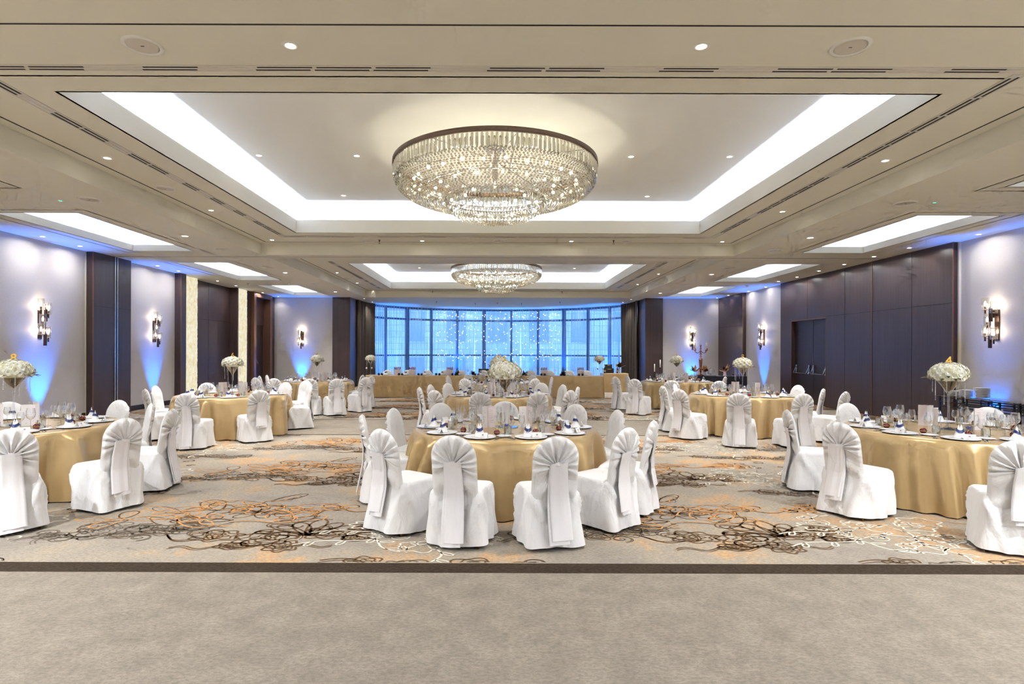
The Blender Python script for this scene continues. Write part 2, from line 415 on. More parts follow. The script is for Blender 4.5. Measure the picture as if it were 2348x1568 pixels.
for y in (17.42, 18.1, 31.0): ce.quad((-XC, y, Z1), (XC, y, Z1), (XC, y, Z2), (-XC, y, Z2))
for (x0, x1, y0, y1) in BIG:
    ring_wall(ce, x0, x1, y0, y1, Z2, 4.62)
    plate(ce, x0 - .42, x1 + .42, y0 - .42, y1 + .42, Z2 + .012, [(x0, x1, y0, y1)])
    ring_wall(ce, x0, x1, y0, y1, Z2, Z3 + .02, g=.42)
    ce.quad((x0 - .45, y0 - .45, Z3), (x0 - .45, y1 + .45, Z3), (x1 + .45, y1 + .45, Z3), (x1 + .45, y0 - .45, Z3), 1)
for (x0, x1, y0, y1) in SMALL:
    ring_wall(ce, x0, x1, y0, y1, Z1, 4.2)
    plate(ce, x0 - .25, x1 + .25, y0 - .25, y1 + .25, Z1 + .012, [(x0, x1, y0, y1)])
    ring_wall(ce, x0, x1, y0, y1, Z1, ZS + .01, g=.25)
    ce.quad((x0 - .28, y0 - .28, ZS), (x0 - .28, y1 + .28, ZS), (x1 + .28, y1 + .28, ZS), (x1 + .28, y0 - .28, ZS), 1)
ce.box(-10.6, 10.6, YB - .5, YF + .3, 5.25, 5.4); ce.box(-10.6, -XW, YB, YF + .2, Z1, Z1 + .1); ce.box(XW, 10.6, YB, YF + .2, Z1, Z1 + .1)
# faint joint lines and the black reveal round each coffer
for a, b in ((5.73, 17.15), (18.55, 30.75)):
    for sx in (-1, 1): ce.box(sx * 5.72 - .012, sx * 5.72 + .012, a, b, Z2 - .002, Z2 + .01, 2)
    ce.box(-5.72, 5.72, a - .012, a + .012, Z2 - .002, Z2 + .01, 2); ce.box(-5.72, 5.72, b - .01, b + .01, Z2 - .002, Z2 + .01, 2)
for sx in (-1, 1): ce.box(min(sx * XC, sx * XW), max(sx * XC, sx * XW), 17.8, 17.83, Z1 - .002, Z1 + .01, 2)
ce.box(-XC, XC, 17.8, 17.82, Z1 - .002, Z1 + .01, 2)
struct('ceiling', ce, [M['ceil'], M['ceilup'], M['slotdark']])

# ---- walls
wl = MB(); T = .2
wl.box(-XW - T, -XW, YB, 16.95, 0, 5.3); wl.box(-XW - T, -XW, 18.7, 21.6, 0, 5.3)
struct('wall_left', wl, M['wall'])
wb = MB(); wb.box(-XW - T, XW + T, YB - T, YB, 0, 5.3); struct('wall_back', wb, M['wall'])
wf = MB()
wf.box(-XW - T, -7.33, YF, YF + T, 0, 5.3); wf.box(7.33, XW + T, YF, YF + T, 0, 5.3)
struct('wall_far', wf, M['wall'])
wr = MB(); wr.box(XW, XW + T, YB, 15.1, 0, 5.3); wr.box(XW, XW + T, 24.3, 28.1, 0, 5.3)
struct('wall_right', wr, M['wall'])

def woodwall(name, boxes, seams, label=None):
    mb = MB()
    for b in boxes: mb.box(*b)
    for b in seams: mb.box(*b, 1)
    return struct(name, mb, [M['wood'], M['slotdark'], M['copper'], M['steel']])
SEAM = 2.73
# left partition pocket pillar with its two steel tracks
mb = MB(); mb.box(-XW - T, -9.83, 16.95, 18.7, 0, Z1)
mb.box(-9.83, -9.826, 16.95, 18.7, SEAM, SEAM + .008, 1); mb.box(-9.83, -9.82, 17.93, 17.99, 0, Z1, 1)
mb.box(-9.83, -9.81, 17.88, 17.93, 0, Z1, 3); mb.box(-9.83, -9.81, 17.99, 18.03, 0, Z1, 3); mb.box(-9.84, -9.822, 16.94, 16.965, 0, Z1, 2)
mb.box(-XW, -9.99, 16.91, 16.95, 0, Z1, 4)
struct('wall_left_pillar', mb, [M['wood'], M['slotdark'], M['copper'], M['steel'], M['cream_edge']])
# left niche: recessed veneer, piers, door
mb = MB()
mb.box(-XW - T, -9.8, 21.6, 21.95, 0, Z1); mb.box(-9.815, -9.795, 21.59, 21.62, 0, Z1, 2)
mb.box(-10.4, -10.2, 21.95, 26.65, 0, Z1)
mb.box(-10.2, -10.196, 21.95, 26.65, SEAM, SEAM + .01, 1); mb.box(-10.2, -10.196, 24.6, 24.61, 0, Z1, 1)
mb.box(-10.3, -9.9, 26.55, 26.65, 0, Z1)
mb.box(-10.3, -9.98, 27.7, 28.3, 0, Z1)
mb.box(-10.3, -9.84, 28.2, 28.45, 0, Z1, 2); mb.box(-10.3, -9.84, 30.2, 30.45, 0, Z1, 2); mb.box(-10.3, -9.84, 28.45, 30.2, 3.86, Z1, 2)
mb.box(-10.3, -10.12, 28.45, 30.2, 2.75, 3.86); mb.box(-10.3, -9.98, 30.45, YF, 0, Z1)
struct('wall_left_niche', mb, [M['wood'], M['slotdark'], M['copper'], M['steel']])
d = MB(); d.box(-10.28, -10.16, 28.47, 30.18, 0.005, 2.75); d.box(-10.17, -10.157, 29.32, 29.33, 0.005, 2.75, 1)
dl = struct('door_1', d, [M['wood2'], M['slotdark']])
def pushbar(y0, y1, x, z, sx, parent):
    b = MB(); q = sx * -1
    b.tube([(x + q * .13, y0, z - .1), (x + q * .13, y1, z - .1)], .018, 10)
    part('push_bar', b, M['steel'], parent)
    for y in (y0 + .03, y1 - .03):
        h = MB(); x0, x1 = sorted((x, x + q * .06))
        h.box(x0, x1, y - .045, y + .045, z - .05, z + .17)
        h.grid([[(x + q * .05, y - .035, z + .14), (x + q * .05, y + .035, z + .14)], [(x + q * .15, y - .03, z - .08), (x + q * .15, y + .03, z - .08)], [(x + q * .1, y - .03, z - .12), (x + q * .1, y + .03, z - .12)], [(x + q * .02, y - .035, z - .02), (x + q * .02, y + .035, z - .02)]], sm=False)
        part('bar_bracket', h, M['steel'], parent)
pushbar(28.6, 29.2, -10.155, 1.2, -1, dl)
# backlit stone panels with ragged edge
for k, (a, b) in enumerate(((21.97, 23.15), (26.67, 27.72))):
    mb = MB(); rr = random.Random(k)
    n_ = 120; pl, pr = [], []
    for i in range(n_ + 1):
        z = .02 + (Z1 - .03) * i / n_; pl.append(a + rr.uniform(0, .012)); pr.append(b + rr.uniform(-.02, .02))
    zz = [.02 + (Z1 - .03) * i / n_ for i in range(n_ + 1)]
    mb.grid([[(-10.16, pl[i], zz[i]), (-9.96, pl[i], zz[i]), (-9.96, pr[i], zz[i]), (-10.16, pr[i], zz[i])] for i in range(n_ + 1)], sm=False)
    solo('backlit_stone_panel', mb.mesh('backlit_stone_panel', M['onyx']),
         ['tall backlit cream stone panel nearer the camera on the left wall', 'tall backlit cream stone panel beside the dark doorway on the left wall'][k], 'wall panel', group='backlit stone panels')
# right: far small veneer block, big veneer wall with double door
mb = MB(); mb.box(9.87, XW + T, 28.1, YF, 0, Z1); mb.box(9.855, 9.875, 28.085, 28.11, 0, Z1, 2)
mb.box(9.866, 9.87, 28.1, YF, SEAM, SEAM + .01, 1)
struct('wall_right_far_panel', mb, [M['wood'], M['slotdark'], M['copper'], M['steel']])
mb = MB()
mb.box(9.85, XW + T, 23.4, 24.3, 0, Z1); mb.box(9.85, XW + T, 20.95, 23.4, 2.68, Z1); mb.box(9.85, XW + T, 15.1, 20.95, 0, Z1)
mb.box(9.838, 9.86, 15.08, 15.11, 0, Z1, 2); mb.box(9.95, XW + .01, 15.06, 15.1, 0, Z1, 4)
mb.box(9.846, 9.85, 15.1, 20.95, SEAM, SEAM + .01, 1); mb.box(9.846, 9.85, 19.8, 19.81, 0, Z1, 1)
mb.box(9.846, 9.85, 16.6, 16.605, 0, Z1, 1); mb.box(9.84, 9.85, 18.35, 18.38, 0, Z1, 5); mb.box(9.844, 9.85, 20.93, 20.96, 0, 2.7, 2)
mb.box(9.844, 9.85, 23.39, 23.42, 0, 2.7, 2); mb.box(9.844, 9.85, 20.95, 23.4, 2.68, 2.71, 2)
mb.box(9.846, 9.85, 22.2, 22.21, 2.7, Z1, 1)
struct('wall_right_panel', mb, [M['wood'], M['slotdark'], M['copper'], M['steel'], M['cream_edge'], M['copper']])
d = MB(); d.box(9.98, 10.15, 20.95, 23.4, 0.005, 2.68); d.box(9.975, 9.98, 22.05, 22.06, 0.005, 2.68, 1)
dr = struct('door_2', d, [M['wood2'], M['slotdark']])
pushbar(22.2, 23.2, 9.975, 1.08, 1, dr); pushbar(21.05, 21.95, 9.975, 1.08, 1, dr)
# bay columns
for sx in (-1, 1):
    mb = MB(); a, b = sorted((sx * 7.36, sx * 6.57)); mb.box(a, b, YF - .12, YF + 1.62, 0, Z1)
    a, b = sorted((sx * 7.39, sx * 7.36)); mb.box(a, b, YF - .02, YF + .0, 0, Z1, 1)
    struct('wall_far_pillar_' + ('left' if sx < 0 else 'right'), mb, [M['wood'], M['cream_edge']])
# skirtings
mb = MB()
for a, b in ((YB, 16.9), (18.7, 21.6)): mb.box(-XW, -XW + .02, a, b, 0, .14)
struct('baseboard_left', mb, M['base'])
mb = MB()
for a, b in ((YB, 15.05), (24.3, 28.08)): mb.box(XW - .02, XW, a, b, 0, .14)
struct('baseboard_right', mb, M['base'])
mb = MB(); mb.box(-9.98, -7.4, YF - .02, YF, 0, .14); mb.box(7.4, 9.86, YF - .02, YF, 0, .14); struct('baseboard_far', mb, M['base'])

# ---- bay: faceted glazing with frames, sheers, brown drapes
def bay(a, r): return (r * math.sin(a), BC + r * math.cos(a))
A0 = 1.45; NB = 13
fr = MB(); gl = MB()
for i in range(NB + 1):
    a = -A0 + 2 * A0 * i / NB; x, y = bay(a, BR + .45); c, s_ = math.cos(a), math.sin(a); w = .06 if i % 3 else .1
    p = [(x + c * dx + s_ * dy, y - s_ * dx + c * dy) for dx, dy in ((-w, -.06), (w, -.06), (w, .06), (-w, .06))]
    fr.add([(q[0], q[1], z) for z in (0, Z1) for q in p], [(0, 1, 5, 4), (1, 2, 6, 5), (2, 3, 7, 6), (3, 0, 4, 7)])
    if i < NB:
        a2 = -A0 + 2 * A0 * (i + 1) / NB; x2, y2 = bay(a2, BR + .45)
        for z, h in ((0, .12), (1.4, .08), (3.35, .1), (3.95, .1)):
            fr.add([(x, y - .04, z), (x2, y2 - .04, z), (x2, y2 + .04, z), (x, y + .04, z), (x, y - .04, z + h), (x2, y2 - .04, z + h), (x2, y2 + .04, z + h), (x, y + .04, z + h)],
                   [(0, 1, 5, 4), (1, 2, 6, 5), (2, 3, 7, 6), (3, 0, 4, 7), (4, 5, 6, 7), (0, 3, 2, 1)])
        gl.quad((x, y, .1), (x2, y2, .1), (x2, y2, 3.98), (x, y, 3.98))
wn = struct('window_1', gl, M['pane']); part('window_frame', fr, M['mullion'], wn)
sd = MB()                                    # solid bay flanks between pillar and glazing
for sx in (-1, 1):
    a, b = sorted((sx * 7.02, sx * 7.2)); sd.box(a, b, YF + 1.65, 34.4, 0, Z1)
    a, b = sorted((sx * 6.62, sx * 7.2)); sd.box(a, b, YF + 1.66, YF + 1.9, 0, Z1)
struct('wall_bay', sd, M['wall'])
def drape(a0, a1, r, folds, amp, mt, name, label, cat, z0=.02, z1=Z1 - .01, group=None):
    m_ = int(folds * 8); rows = []
    rr = random.Random(int(folds)); ph = [rr.uniform(-.5, .5) for _ in range(m_ + 1)]
    for zi in range(9):
        z = z0 + (z1 - z0) * zi / 8; row = []
        for j in range(m_ + 1):
            t = j / m_; a = a0 + (a1 - a0) * t + .004 * math.sin(z * 1.3 + j * .2)
            k = amp * (1 - .25 * zi / 8) * (math.sin(2 * PI * folds * t) + .35 * math.sin(2 * PI * folds * .37 * t + 1) + .12 * ph[j])
            x, y = bay(a, r + k); row.append((x, y, z))
        rows.append(row)
    mb = MB(); mb.grid(rows)
    return solo(name, mb.mesh(name, mt), label, cat, group=group)
SA = 1.245
names = ['leftmost', 'second from left', 'third from left', 'middle', 'third from right', 'second from right', 'rightmost']
cuts = [-SA, -.95, -.62, -.2, .2, .62, .95, SA]
for k in range(7):
    drape(cuts[k] + .003, cuts[k + 1] - .003, BR, (cuts[k + 1] - cuts[k]) * 34, .05, M['sheer'], 'sheer_curtain', names[k] + ' sheer curtain in the blue lit bay window', 'curtain', group='sheer curtains')
drape(-1.655, -SA - .01, BR - .05, 13, .06, M['curtain'], 'velvet_curtain', 'brown velvet curtain at the left end of the bay window', 'curtain', group='brown curtains')
drape(SA + .01, 1.655, BR - .05, 13, .06, M['curtain'], 'velvet_curtain', 'brown velvet curtain at the right end of the bay window', 'curtain', group='brown curtains')
# building across the street
mb = MB(); mb.box(-30, 30, 52, 53, -4, 30)
for i in range(-9, 10):
    for j in range(5):
        mb.box(i * 3.1 - .7, i * 3.1 + .7, 51.9, 52.05, j * 3.4 - 1, j * 3.4 + 1.2, 1)
bd = solo('stone_building', mb.mesh('stone_building', [M['facade'], M['bwin']]), 'pale stone building seen through the bay window sheers', 'building')
# street outside
mb = MB(); mb.quad((-30, 40.5, -4), (30, 40.5, -4), (30, 52, -4), (-30, 52, -4)); struct('ground', mb, M['facade'])

# ---- fittings in the ceiling
ORD = ['nearest', 'second', 'third', 'fourth', 'fifth', 'sixth', 'seventh', 'eighth', 'ninth', 'tenth', 'eleventh', 'twelfth', 'thirteenth', 'fourteenth']
def ordn(i): return ORD[i] + (' from the camera' if i else ' the camera')
DLM = MB().lathe([(.035, -.002), (.036, -.006), (.055, -.006), (.06, 0)], 20, caps=False).mesh('downlight_ring', M['white'])
DLB = MB().lathe([(.001, -.001), (.036, -.001)], 16, caps=False).mesh('lamp', M['dl'])
LIGHTD = {}
def area_disk(power, size, spread, col, key):
    if key not in LIGHTD:
        l = bpy.data.lights.new(key, 'AREA'); l.shape = 'DISK'; l.size = size; l.energy = power; l.spread = spread; l.color = col; LIGHTD[key] = l
    return LIGHTD[key]
def downlight(x, y, z, label, power, group, key, big=1):
    o = solo('downlight', DLM, label, 'ceiling light', (x, y, z - .001), group=group); o.scale = (big, big, 1)
    link('lamp', DLB, o)
    l = link('downlight_or_fill_beam', area_disk(power, .09, math.radians({'dl_tray': 62, 'dl_wall': 165}.get(key, 112)), (1, .98, .94), key), None, (x, y, z - .02)); return o
def row(pts, Z, where, key, power=22, big=1.25):
    q = []
    for u, v in pts:
        x, y = atZ(u, v, Z)
        if Z == Z3 and y > 28: x, y = x * 28 / y, 28
        q.append((x, y))
    q.sort(key=lambda p: p[1])
    for i, (x, y) in enumerate(q):
        far = key == 'dl_wall' and y > 29.4
        downlight(x, y, Z, 'recessed downlight ' + where + ', ' + ordn(i), 1.5 if far else power, 'downlights ' + where, 'dl_corner' if far else key, big)
row([(98, 542), (184, 564), (361, 609), (409, 621), (499, 644), (541, 655), (602, 671), (638, 680)], Z1, 'along the left wall', 'dl_wall', 7)
row([(2244, 537), (2085, 568), (2004, 588), (1936, 606), (1878, 621), (1828, 635), (1785, 645), (1756, 658), (1716, 668), (1670, 677), (1644, 683)], Z1, 'along the right wall', 'dl_wall', 7)
row([(424, 541), (654, 625), (769, 669)], Z1, 'in the left aisle ceiling', 'dl_aisle', 36, 1.7)
row([(1858, 545), (1632, 629), (1514, 672)], Z1, 'in the right aisle ceiling', 'dl_aisle', 36, 1.7)
row([(246, 362), (484, 482), (624, 550)], Z2, 'left of the front light tray', 'dl_cof')
row([(2030, 368), (1794, 485), (1656, 554)], Z2, 'right of the front light tray', 'dl_cof')
row([(968, 552), (1310, 553)], Z2, 'beyond the front light tray', 'dl_cof')
row([(594, 356), (788, 448)], Z3, 'in the front tray, outer left', 'dl_tray', 12)
row([(818, 357)], Z3, 'in the front tray, left of the chandelier', 'dl_tray', 12)
row([(1447, 359)], Z3, 'in the front tray, right of the chandelier', 'dl_tray', 12)
row([(1673, 359), (1484, 450)], Z3, 'in the front tray, outer right', 'dl_tray', 12)
row([(773, 625), (819, 649), (856, 667)], Z2, 'left of the rear light tray', 'dl_cof')
row([(1510, 628), (1462, 652), (1426, 669)], Z2, 'right of the rear light tray', 'dl_cof')
row([(962, 625)], Z3, 'left of the rear chandelier', 'dl_tray', 12); row([(1317, 625)], Z3, 'right of the rear chandelier', 'dl_tray', 12)
x, y = atZ(666, 104, Z2); downlight(x, y, Z2, 'bright recessed downlight at top left of the near ceiling', 22, 'near ceiling downlights', 'dl_cof', 1.25)
x, y = atZ(1608, 106, Z2); downlight(x, y, Z2, 'bright recessed downlight at top right of the near ceiling', 22, 'near ceiling downlights', 'dl_cof', 1.25)
bx = [(823, 684), (854, 692), (952, 704), (1012, 708), (1076, 710), (1142, 710), (1272, 708), (1331, 705), (1385, 699), (1428, 693), (1459, 686)]
for i, (u, v) in enumerate(bx):
    x, y = atZ(u, v, Z1); y = min(y, 39.0)
    rr_ = math.hypot(x, y - BC)
    if rr_ > BR - .35: k = (BR - .35) / rr_; x *= k; y = BC + (y - BC) * k
    downlight(x, y, Z1, 'small downlight in the bay ceiling, ' + (ORD[i] if i else 'first') + ' from the left', 6, 'bay ceiling downlights', 'dl_bay')
# added fill lamps without fixtures behind the camera, brightening what faces it
for y in (-5.5, -2.5, .5, 3.5):
    for x in (-8, -5.2, 5.2, 8):
        l = link('downlight_or_fill_beam', area_disk(95, .1, math.radians(140), (.93, .97, 1), 'fill_rear'), None, (x, y, (Z1 if abs(x) > 6 else Z2) - .03))

# cove strips: lamps lying on the ledge behind the lip, shining up; those behind the camera are added fill
def cove(x0, x1, y0, y1, z, g, per_m, col, key):
    for (cx, cy, lx, ly) in ((x0 - g, (y0 + y1) / 2, .05, y1 - y0), (x1 + g, (y0 + y1) / 2, .05, y1 - y0), ((x0 + x1) / 2, y0 - g, x1 - x0, .05), ((x0 + x1) / 2, y1 + g, x1 - x0, .05)):
        l = bpy.data.lights.new(key, 'AREA'); l.shape = 'RECTANGLE'; l.size = lx; l.size_y = ly; l.energy = per_m * max(lx, ly); l.color = col; l.spread = math.radians(170)
        o = link(key, l, None, (cx, cy, z)); o.rotation_euler = (PI, 0, 0)
for b in BIG: cove(*b, 4.42, .2, 27, (.52, .63, 1), 'cove_strip_big')
for b in SMALL: cove(*b, 4.13, .12, 8.5, (.55, .66, 1), 'cove_strip_small')

# loudspeakers, detectors, sprinklers, exit LEDs, air diffusers
SPM = MB().lathe([(.13, -.006), (.135, -.012), (.162, -.012), (.167, 0)], 32, caps=False).mesh('rim', M['white'])
SPG = MB().lathe([(.001, -.007), (.126, -.007)], 32, caps=False).mesh('grille', M['diff'])
SPB = MB().box(-.014, .014, -.004, .004, -.009, -.007).mesh('badge', M['slotdark'])
def speaker(u, v, Z, label):
    x, y = atZ(u, v, Z); o = solo('ceiling_loudspeaker', SPM, label, 'loudspeaker', (x, y, Z), group='round ceiling loudspeakers'); link('grille', SPG, o); link('badge', SPB, o)
for u, v, Z, lb in ((327, 104, Z2, 'large round loudspeaker at top left of the near ceiling'), (1950, 107, Z2, 'large round loudspeaker at top right of the near ceiling'),
                    (379, 432, Z2, 'round loudspeaker between air slots left of the front tray'), (844, 552, Z2, 'leftmost round loudspeaker beyond the front light tray'),
                    (1146, 552, Z2, 'middle round loudspeaker beyond the front light tray'), (1438, 553, Z2, 'rightmost round loudspeaker beyond the front light tray'),
                    (205, 457, Z1, 'round loudspeaker in the left aisle beside the green light'), (2076, 466, Z1, 'round loudspeaker in the right aisle beside the green light'),
                    (508, 570, Z1, 'round loudspeaker at the far end of the left front aisle'), (1777, 574, Z1, 'round loudspeaker at the far end of the right front aisle'),
                    (1671, 614, Z1, 'round loudspeaker between two small trays, right aisle'), (615, 612, Z1, 'round loudspeaker between two small trays, left aisle'),
                    (720, 650, Z1, 'small far loudspeaker in the left rear aisle ceiling'), (800, 638, Z2, 'round loudspeaker left of the rear chandelier tray')):
    speaker(u, v, Z, lb)
SPR = MB().lathe([(.03, 0), (.03, -.008), (.012, -.012), (.012, -.05), (.004, -.055), (.004, -.085), (.03, -.087), (.03, -.09)], 12).mesh('sprinkler', M['bronze'])
for u, v, Z, lb in ((870, 550, Z2, 'sprinkler head left beyond the front tray'), (1407, 551, Z2, 'sprinkler head right beyond the front tray'),
                    (992, 667, Z2, 'sprinkler head left beyond the rear tray'), (1289, 668, Z2, 'sprinkler head right beyond the rear tray'),
                    (1001, 691, Z1, 'sprinkler head at left in the bay ceiling'), (1090, 695, Z1, 'sprinkler head left of centre in the bay ceiling'),
                    (1196, 695, Z1, 'sprinkler head right of centre in the bay ceiling'), (1284, 692, Z1, 'sprinkler head at right in the bay ceiling')):
    x, y = atZ(u, v, Z); solo('sprinkler', SPR, lb, 'sprinkler', (x, y, Z), group='sprinkler heads')
for u, v, lb in ((366, 550, 'sprinkler inside the left front small tray'), (1921, 553, 'sprinkler inside the right front small tray')):
    x, y = atZ(u, v, ZS); solo('sprinkler', SPR, lb, 'sprinkler', (x, y, ZS), group='sprinkler heads')
DET = MB().lathe([(.06, 0), (.06, -.02), (.045, -.03), (.04, -.06), (.02, -.07)], 16).mesh('detector', M['white'])
for u, v, lb in ((663, 649, 'smoke detector in the left rear aisle'), (570, 650, 'smoke detector near the left stone panels'), (1620, 653, 'smoke detector in the right rear aisle'),
                 (1713, 654, 'smoke detector near the right wall'), (1141, 694, 'projector sensor in the middle of the bay ceiling')):
    x, y = atZ(u, v, Z1); solo('smoke_detector', DET, lb, 'smoke detector', (x, y, Z1), group='smoke detectors')
GLM = MB().lathe([(.001, -.004), (.045, -.004), (.05, 0), (.05, .012)], 16, caps=False).mesh('housing', M['white'])
GLL = MB().lathe([(.001, -.006), (.022, -.006)], 12, caps=False).mesh('led', M['green'])
for u, v, lb in ((139, 460, 'tiny green emergency light in the left aisle ceiling'), (2143, 464, 'tiny green emergency light in the right aisle ceiling')):
    x, y = atZ(u, v, Z1); o = solo('emergency_light', GLM, lb, 'emergency light', (x, y, Z1)); link('led', GLL, o)
def diffuser(x0, y0, x1, y1, label, seed):
    mb = MB(); h = .075
    L = math.hypot(x1 - x0, y1 - y0); hz = abs(x1 - x0) > abs(y1 - y0)
    rr = random.Random(seed)
    def bx(a, b, c, d, z0, z1, mi):       # a..b along, c..d across
        if hz: mb.box(x0 + a, x0 + b, y0 + c, y0 + d, Z2 - z1, Z2 - z0, mi)
        else: mb.box(x0 + c, x0 + d, y0 + a, y0 + b, Z2 - z1, Z2 - z0, mi)
    bx(0, L, -h, h, 0, .004, 0)
    for c in (-.062, 0, .062): bx(0, L, c - .003, c + .003, .003, .008, 1)
    t = .1
    while t < L - .6:
        bx(t, t + .52, -.044, -.016, .0035, .0045, 2); bx(t - .03, t + .49, .016, .044, .0035, .0045, 2)
        t += rr.choice((.56, .56, 1.08))
    return solo('air_diffuser', mb.mesh('air_diffuser', [M['diff'], M['white'], M['slotdark']]), label, 'air diffuser', group='linear air diffusers')
for k, (a, b) in enumerate(((6.62, 16.35), (20.7, 30.3))):
    w = ('front', 'rear')[k]
    if k == 0: diffuser(-5.1, a, 5.1, a, 'long slotted air diffuser across the near ceiling', 3)
    diffuser(-5.02, a + .08, -5.02, b - .08, 'slotted air diffuser running left of the %s light tray' % w, 5 + k)
    diffuser(5.02, a + .08, 5.02, b - .08, 'slotted air diffuser running right of the %s light tray' % w, 8 + k)
    diffuser(-5.1, b, 5.1, b, 'slotted air diffuser running beyond the %s light tray' % w, 12 + k)

# ---- sconces and blue floor uplights
def sconce_parts(root):
    mb = MB()                                        # local: wall in plane y=0, room towards -y
    mb.box(-.02, .03, -.16, -.12, -.55, -.3); mb.box(-.005, .045, -.16, -.12, -.02, .24); mb.box(0, .012, -.15, -.138, -.4, .35)
    mb.box(-.11, .012, -.145, -.14, -.36, -.35); mb.box(0, .11, -.145, -.14, -.43, -.42); mb.box(0, .11, -.145, -.14, -.16, -.15); mb.box(-.12, .0, -.145, -.14, .06, .07)
    mb.box(.02, .03, -.14, 0, .1, .12); mb.box(.02, .03, -.14, 0, -.33, -.31); mb.box(-.03, .07, -.02, 0, -.4, .22)
    part('bracket', mb, M['bronze'], root)
    for cx, cz, h in ((-.11, .3, .25), (.09, .22, .25), (-.06, -.02, .24), (-.11, -.24, .25), (.09, -.3, .25)):
        b = MB(); b.lathe([(.017, cz - .17), (.017, cz - .03)], 10, (cx, -.14, 0)); b.lathe([(.022, cz - .05), (.022, cz - .005)], 12, (cx, -.14, 0))
        b.box(cx - .085, cx + .085, -.142, -.138, cz - .085, cz - .081)
        part('lamp_holder', b, M['bronze'], root)
        s = MB(); s.lathe([(.062, cz - .08), (.062, cz + h - .08)], 20, (cx, -.14, 0), caps=False)
        part('glass_shade', s, M['shade'], root)
        b = MB(); b.lathe([(.006, cz), (.018, cz + .02), (.02, cz + .05), (.012, cz + .085), (.002, cz + .1)], 10, (cx, -.14, 0))
        part('bulb', b, M['bulb'], root)
scs = [(-XW, 15.2, PI / 2, 'on the near left wall'), (-XW, 20.25, PI / 2, 'on the left wall between dark panels'), (-8.75, YF, 0, 'on the far wall left of the bay'),
       (8.66, YF, 0, 'on the far wall right of the bay'), (XW, 26.2, -PI / 2, 'on the right wall beyond the double door'), (XW, 13.98, -PI / 2, 'on the near right wall above the console')]
sc0 = None
UPM = None
for i, (x, y, rz, w) in enumerate(scs):
    lb = 'bronze wall sconce with five glass tube lamps ' + w
    if sc0 is None:
        sc0 = thing('wall_sconce', lb, 'wall lamp', (x, y, 2.3), rz, 'bronze wall sconces'); sconce_parts(sc0)
    else: clone(sc0, lb, (x, y, 2.3), rz)
    nx, ny = math.sin(rz), -math.cos(rz)
    if i == 0: l = bpy.data.lights.new('sconce_lamp', 'POINT'); l.energy = 3.6; l.color = (1, .87, .68); l.shadow_soft_size = .05; LS = l
    for dz in (.28, -.25): link('sconce_lamp', LS, None, (x + nx * .14, y + ny * .14, 2.3 + dz + .03))
    # floor uplight
    if i == 0:
        lb_ = MB(); lb_.lathe([(.09, 0), (.1, .02), (.1, .13), (.085, .15)], 20); lb_.box(-.12, .12, -.02, .02, .0, .02)
        UPM = lb_.mesh('can', M['black']); UPL = MB().lathe([(.001, .151), (.08, .151)], 20, caps=False).mesh('lens', M['uplamp'])
        l = bpy.data.lights.new('uplight_beam', 'SPOT'); l.energy = 800; l.color = (.0, .17, 1); l.spot_size = math.radians(58); l.spot_blend = 1; l.shadow_soft_size = .06; LU = l
    ox, oy = x + nx * .16, y + ny * .16
    o = solo('floor_uplight', UPM, 'black floor uplight with blue lens ' + w, 'uplight', (ox, oy, 0), group='blue floor uplights'); link('lens', UPL, o)
    s = link('uplight_beam', LU, None, (ox, oy, .17)); s.rotation_euler = (Vector((-nx * .03, -ny * .03, 1))).to_track_quat('-Z', 'Y').to_euler()
for i, a in enumerate((-1.02, -.35, .02, .28, .62, 1.08)):
    x, y = bay(a, BR - .38)
    o = solo('floor_uplight', UPM, 'blue floor uplight at the foot of the sheers, ' + ['leftmost', 'second from left', 'third from left', 'third from right', 'second from right', 'rightmost'][i], 'uplight', (x, y, 0), group='blue floor uplights'); link('lens', UPL, o)
    s = link('uplight_beam', LU, None, (x, y, .17)); s.rotation_euler = (Vector((math.sin(a) * .1, math.cos(a) * .1, 1))).to_track_quat('-Z', 'Y').to_euler()

# ---- fairy light strings in front of the sheers
us = [1007, 1022, 1034, 1048, 1060, 1076, 1092, 1108, 1124, 1142, 1158, 1172, 1186, 1200, 1220, 1234, 1248, 1262, 1276]
rf = random.Random(5)
FB = MB().ball((0, 0, 0), .014, 6, 4).mesh('fairy_bulb', M['fairy'])
for i, u in enumerate(us):
    s_ = (u - U0) / F; R = BR - .18
    # ray x = s*y meets the arc
    aa = 1 + s_ * s_; bb = -2 * BC; cc = BC * BC - R * R; y = (-bb + math.sqrt(bb * bb - 4 * aa * cc)) / (2 * aa); x = s_ * y
    mb = MB(); pts = [(x + rf.uniform(-.03, .03), y + rf.uniform(-.02, .02), 3.98 - .2 * k) for k in range(16)]
    mb.tube(pts, .0022, 4)
    o = solo('fairy_light_string', mb.mesh('fairy_light_string', M['white']), 'string of tiny white fairy lights before the sheers, ' + (('number %d from left' % (i + 1)) if 0 else ['leftmost', 'second', 'third', 'fourth', 'fifth', 'sixth', 'seventh', 'eighth', 'ninth', 'middle', 'eleventh', 'twelfth', 'thirteenth', 'fourteenth', 'fifteenth', 'sixteenth', 'seventeenth', 'eighteenth', 'rightmost'][i] + (' from the left' if i not in (0, 9, 18) else ' one')), 'string light', group='fairy light strings')
    for k in range(9):
        p = pts[min(15, 1 + int(k * 1.72))]; z_ = p[2] + rf.uniform(-.12, .12); sx_ = rf.uniform(.03, .14) * rf.choice((-1, 1))
        link('bulb', FB, o, (p[0] + sx_, p[1] - .02, z_))
        if k % 2: link('bulb', FB, o, (p[0] - sx_ * .5, p[1] - .02, z_ + .06))

